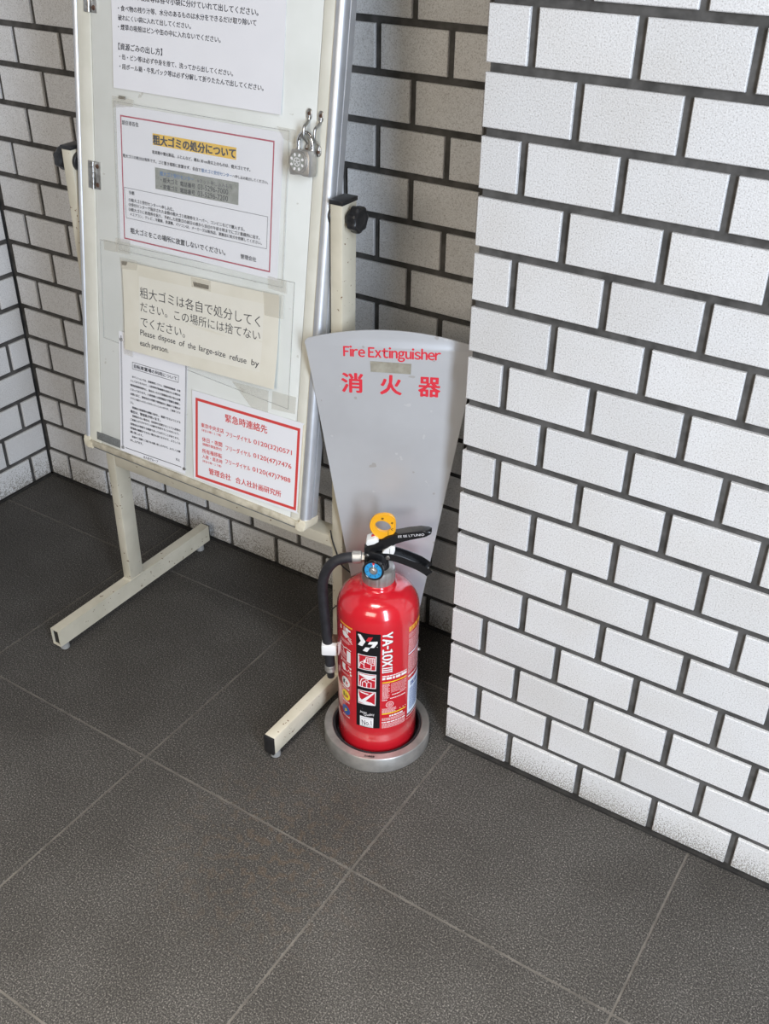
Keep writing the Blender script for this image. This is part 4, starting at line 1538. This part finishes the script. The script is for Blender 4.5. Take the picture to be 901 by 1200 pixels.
# sweeping spray
cv.poly([lb(*p) for p in ((460, 1490), (460, 1330), (485, 1420), (520, 1450), (720, 1330), (760, 1332), (590, 1470), (690, 1500), (760, 1548), (600, 1528))], 'lab_white', W2_)
cv.poly([lb(*p) for p in ((476, 1296), (650, 1345), (630, 1362), (500, 1322))], 'lab_white', W2_)
cv.text('L', lb(524, 1606), lb(545, 1610), 'ink_soft', W1_)
cv.text('Japan', lb(482, 1668), lb(612, 1688), 'lab_white', W1_, h=0.0050, bold=0.01)
cv.text('Quality', lb(556, 1722), lb(750, 1725), 'lab_white', W1_, h=0.0062, bold=0.01)
box4(((482, 1742), (734, 1786), (730, 1966), (482, 1920)), 'lab_white', W1_)
cv.text('No.1', lb(520, 1858), lb(700, 1876), 'lab_black', W2_, h=0.0105, bold=0.0)
for y in (1772, 1912, 1928):
    cv.line([lb(510, y), lb(712, y + 32)], 0.0005, 'ink_soft', W2_)
lbl = cv.finish('emblem_label', wrap, ext, cut=0.0028)

# model lettering, read from the top down
cv = Canvas(['lab_white', 'lab_black'])
for mi, off, lay, b in (('lab_black', 0.0006, 0.0, 0.06), ('lab_white', 0.0, 0.0002, 0.045)):
    cv.tight('YA-10X', (0.0226 + off, 0.2722 - off), (0.0226 + off, 0.2060 - off), mi, lay, h=0.0152, bold=b, gap=0.06)
    for z in (0.2022, 0.1982, 0.1942):
        cv.line([(0.0232 + off, z - off), (0.0372 + off, z - off)], 0.0021, mi, lay + 1e-5)
    for x in (0.0231, 0.0373):
        cv.line([(x + off, 0.2036 - off), (x + off, 0.1928 - off)], 0.0011, mi, lay + 2e-5)
cv.finish('model_lettering', wrap, ext, cut=0.0028)

# instruction strip on the far side of the emblem panel
cv = Canvas(['lab_white', 'lab_orange', 'lab_pink', 'lab_yellow', 'lab_blue', 'lab_black', 'lab_red'])
cv.rect(-0.0556, 0.2672, -0.0262, 0.2702, 'lab_orange')
xi0 = -0.0550
for s, z in (('1', 0.2587), ('2', 0.2264), ('3', 0.1958)):
    cv.text(s, (xi0, z), (xi0 + 0.0028, z), 'lab_white', 0.0, h=0.0070, bold=0.02)
# 1: pull out the pin
for x in (-0.0445, -0.0405, -0.0380, -0.0355):
    cv.line([(x, 0.2640), (x, 0.2560)], 0.0016, 'lab_white')
cv.rect(-0.0398, 0.2600, -0.0300, 0.2632, 'lab_white')
cv.poly([(-0.0490, 0.2540), (-0.0400, 0.2560), (-0.0330, 0.2500), (-0.0400, 0.2440), (-0.0470, 0.2470)], 'lab_white')
for k in range(3):
    cv.line([(-0.0410 + k * 0.003, 0.2520 - k * 0.004), (-0.0290 + k * 0.001, 0.2470 - k * 0.004)], 0.0011, 'lab_white')
fine(cv, -0.0540, -0.0300, 0.2390, 0.2330, 0.0011, 0.0010, 'lab_pink', 0)
# 2: aim the hose
cv.line([(-0.0500, 0.2240), (-0.0450, 0.2225), (-0.0400, 0.2245), (-0.0300, 0.2235)], 0.0016, 'lab_white')
cv.line([(-0.0480, 0.2200), (-0.0450, 0.2120), (-0.0405, 0.2090)], 0.0013, 'lab_white')
cv.rect(-0.0385, 0.1985, -0.0302, 0.2205, 'lab_white')
fine(cv, -0.0540, -0.0400, 0.2130, 0.2010, 0.0010, 0.0010, 'lab_pink', 0)
fine(cv, -0.0540, -0.0290, 0.1985, 0.1930, 0.0010, 0.0010, 'lab_pink', 0)
# 3: squeeze and spray
cv.poly([(-0.0505, 0.1900), (-0.0420, 0.1900), (-0.0430, 0.1850), (-0.0410, 0.1780), (-0.0470, 0.1760), (-0.0505, 0.1800)], 'lab_white')
cv.line([(-0.0420, 0.1780), (-0.0360, 0.1790), (-0.0340, 0.1830)], 0.0010, 'lab_white')
cv.line([(-0.0350, 0.1900), (-0.0320, 0.1870)], 0.0012, 'lab_white')
for x, z in ((-0.0305, 0.1870), (-0.0310, 0.1800), (-0.0300, 0.1740)):
    cv.ellipse(x, z, 0.0017, 0.0020, 'lab_white', 0, 12)
fine(cv, -0.0530, -0.0330, 0.1720, 0.1690, 0.0010, 0.0010, 'lab_pink', 0)
for z, mi, word in ((0.1535, 'lab_white', '普通火災用'), (0.1255, 'lab_yellow', '油火災用'), (0.0935, 'lab_blue', '電気火災用')):
    cx = -0.0422
    cv.ellipse(cx, z, 0.0098, 0.0100, mi, 0, 40)
    cv.text(word, (cx - 0.0085, z - 0.0125), (cx + 0.0085, z - 0.0125), 'lab_white', 0, bold=0.02)
    if mi == 'lab_blue':
        cv.poly([(cx + 0.0030, z + 0.0050), (cx - 0.0042, z + 0.0004), (cx - 0.0005, z + 0.0002), (cx - 0.0040, z - 0.0052), (cx + 0.0045, z + 0.0012), (cx + 0.0006, z + 0.0014)], 'lab_yellow', 0.0002)
    elif mi == 'lab_white':
        cv.rect(cx - 0.0060, z - 0.0045, cx - 0.0020, z + 0.0030, 'lab_black', 0.0002)
        cv.line([(cx - 0.0065, z + 0.0055), (cx - 0.0010, z + 0.0035)], 0.0012, 'lab_black', 0.0002)
        cv.poly([(cx + 0.0005, z - 0.0030), (cx + 0.0005, z + 0.0005), (cx + 0.0025, z + 0.0035), (cx + 0.0035, z + 0.0010), (cx + 0.0055, z + 0.0015), (cx + 0.0055, z - 0.0030)], 'lab_red', 0.0002)
        cv.line([(cx, z - 0.0050), (cx + 0.0060, z - 0.0050)], 0.0012, 'lab_red', 0.0002)
    else:
        cv.rect(cx - 0.0060, z - 0.0040, cx - 0.0030, z + 0.0045, 'lab_black', 0.0002)
        cv.poly([(cx - 0.0015, z - 0.0040), (cx - 0.0005, z + 0.0030), (cx + 0.0010, z + 0.0045), (cx + 0.0010, z - 0.0040)], 'lab_black', 0.0002)
        cv.poly([(cx + 0.0018, z - 0.0035), (cx + 0.0020, z + 0.0005), (cx + 0.0035, z + 0.0030), (cx + 0.0058, z + 0.0005), (cx + 0.0056, z - 0.0035)], 'lab_red', 0.0002)
cv.finish('instruction_label', wrap, ext, cut=0.0028)

# data block under the model lettering
cv = Canvas(['lab_white', 'lab_pink', 'lab_yellow', 'lab_orange', 'lab_red'])
a_, b_ = 0.0226, 0.0650
fine(cv, a_, b_, 0.1868, 0.1840, 0.0022, 0.001, 'lab_white', 0, 1.0)
fine(cv, a_, b_, 0.1830, 0.1790, 0.0046, 0.001, 'lab_white', 0, 1.0)
cv.rect(a_, 0.1718, b_, 0.1738, 'lab_yellow')
fine(cv, a_, a_ + 0.0125, 0.1700, 0.1390, 0.0013, 0.0007, 'lab_pink', 0, 0.7)
fine(cv, a_ + 0.0140, b_, 0.1690, 0.1500, 0.0009, 0.0013, 'lab_pink', 0, 0.9)
fine(cv, a_ + 0.0160, a_ + 0.0300, 0.1460, 0.1440, 0.0016, 0.001, 'lab_white', 0, 1.0)
fine(cv, a_ + 0.0300, b_, 0.1490, 0.1440, 0.0015, 0.0012, 'lab_pink', 0, 0.8)
fine(cv, a_, a_ + 0.0080, 0.1365, 0.1350, 0.0014, 0.001, 'lab_white', 0, 1.0)
fine(cv, a_ + 0.0130, b_, 0.1390, 0.1380, 0.0016, 0.001, 'lab_white', 0, 0.8)
cv.arc(a_ + 0.0125, 0.1255, 0.0058, 0.0015, 'lab_pink', 0)
cv.arc(a_ + 0.0125, 0.1255, 0.0030, 0.0009, 'lab_pink', 0)
cv.line([(a_ + 0.0095, 0.1255), (a_ + 0.0155, 0.1255)], 0.0009, 'lab_pink', 0.0002)
cv.line([(a_ + 0.0125, 0.1225), (a_ + 0.0125, 0.1285)], 0.0009, 'lab_pink', 0.0002)
fine(cv, a_, a_ + 0.0250, 0.1180, 0.1085, 0.0014, 0.0006, 'lab_pink', 0, 0.85)
for x in (0.030, 0.036, 0.041):
    cv.rect(a_ + x, 0.1105, a_ + x + 0.0016, 0.1120, 'lab_white')
cv.rect(a_, 0.1057, b_, 0.1078, 'lab_yellow')
fine(cv, a_ + 0.0120, a_ + 0.0360, 0.1025, 0.0995, 0.0032, 0.001, 'lab_white', 0, 1.0)
fine(cv, a_, b_, 0.0975, 0.0915, 0.0014, 0.0007, 'lab_pink', 0, 0.95)
fine(cv, a_, b_, 0.0895, 0.0880, 0.0024, 0.0007, 'lab_white', 0, 1.0)
fine(cv, a_, b_, 0.0855, 0.0770, 0.0013, 0.0007, 'lab_pink', 0, 0.95)
cv.finish('data_label', wrap, ext, cut=0.0028)

# warning panel round the far flank
cv = Canvas(['lab_white', 'lab_pink', 'lab_orange', 'lab_pale', 'lab_blue', 'lab_red', 'ink_soft'])
a_, b_ = 0.0682, 0.1080
cv.rect(a_, 0.2580, b_, 0.2670, 'lab_orange')
for k in range(3):
    cv.text('△' if k == 0 else ('注' if k == 1 else '意'), (a_ + 0.004 + k * 0.009, 0.2625), (a_ + 0.010 + k * 0.009, 0.2625), 'lab_red', 0.0002, bold=0.02)
fine(cv, a_, b_, 0.2540, 0.2460, 0.0010, 0.0009, 'lab_pink', 0)
cv.rect(a_ + 0.004, 0.2435, a_ + 0.024, 0.2450, 'lab_red')
fine(cv, a_, b_, 0.2430, 0.2180, 0.0011, 0.0008, 'lab_pink', 0)
cv.rect(a_, 0.2120, b_, 0.2148, 'lab_pale')
fine(cv, a_, b_, 0.2095, 0.1740, 0.0011, 0.0008, 'lab_pink', 0)
fine(cv, a_ + 0.001, b_, 0.1690, 0.1650, 0.0030, 0.001, 'lab_white', 0)
cv.rect(a_ + 0.001, 0.0880, b_, 0.1590, 'lab_pale')
cv.rect(a_ + 0.006, 0.1440, b_ - 0.004, 0.1540, 'lab_white', 0.0002)
fine(cv, a_ + 0.007, b_ - 0.006, 0.1530, 0.1460, 0.0034, 0.001, 'lab_blue', 0.0004)
fine(cv, a_ + 0.005, b_ - 0.004, 0.1400, 0.0960, 0.0010, 0.0012, 'lab_blue', 0.0002)
cv.rect(a_, 0.0850, b_, 0.0875, 'ink_soft')
cv.rect(a_, 0.0822, b_, 0.0838, 'lab_white')
cv.line([(a_ - 0.001, 0.0770), (b_, 0.0770)], 0.0008, 'lab_pink')
cv.finish('warning_label', wrap, ext, cut=0.0028)

# ------------------------------------------------------------------ thin cord round the foot of the right-hand upright
cp = [(-0.2135, -0.0195, 0.352), (-0.2105, -0.0198, 0.335), (-0.2030, -0.0200, 0.315), (-0.1940, -0.0205, 0.295), (-0.1840, -0.0130, 0.280), (-0.1760, 0.0010, 0.262), (-0.1740, 0.0050, 0.240), (-0.1820, -0.0060, 0.222),
      (-0.1930, -0.0190, 0.214), (-0.2040, -0.0205, 0.206), (-0.2130, -0.0205, 0.194), (-0.2180, -0.0180, 0.176)]
bm = new()
tube(bm, smooth_path([Vector(p) for p in cp], 8), 0.0011, 8)
o = obj('cord', bm, 'rubber', loc=cp[0])
tag(o, 'thin black cord looped against the board stand upright behind the extinguisher hose', 'cord')

for o in bpy.data.objects:
    if '_b' in o:
        del o['_b']
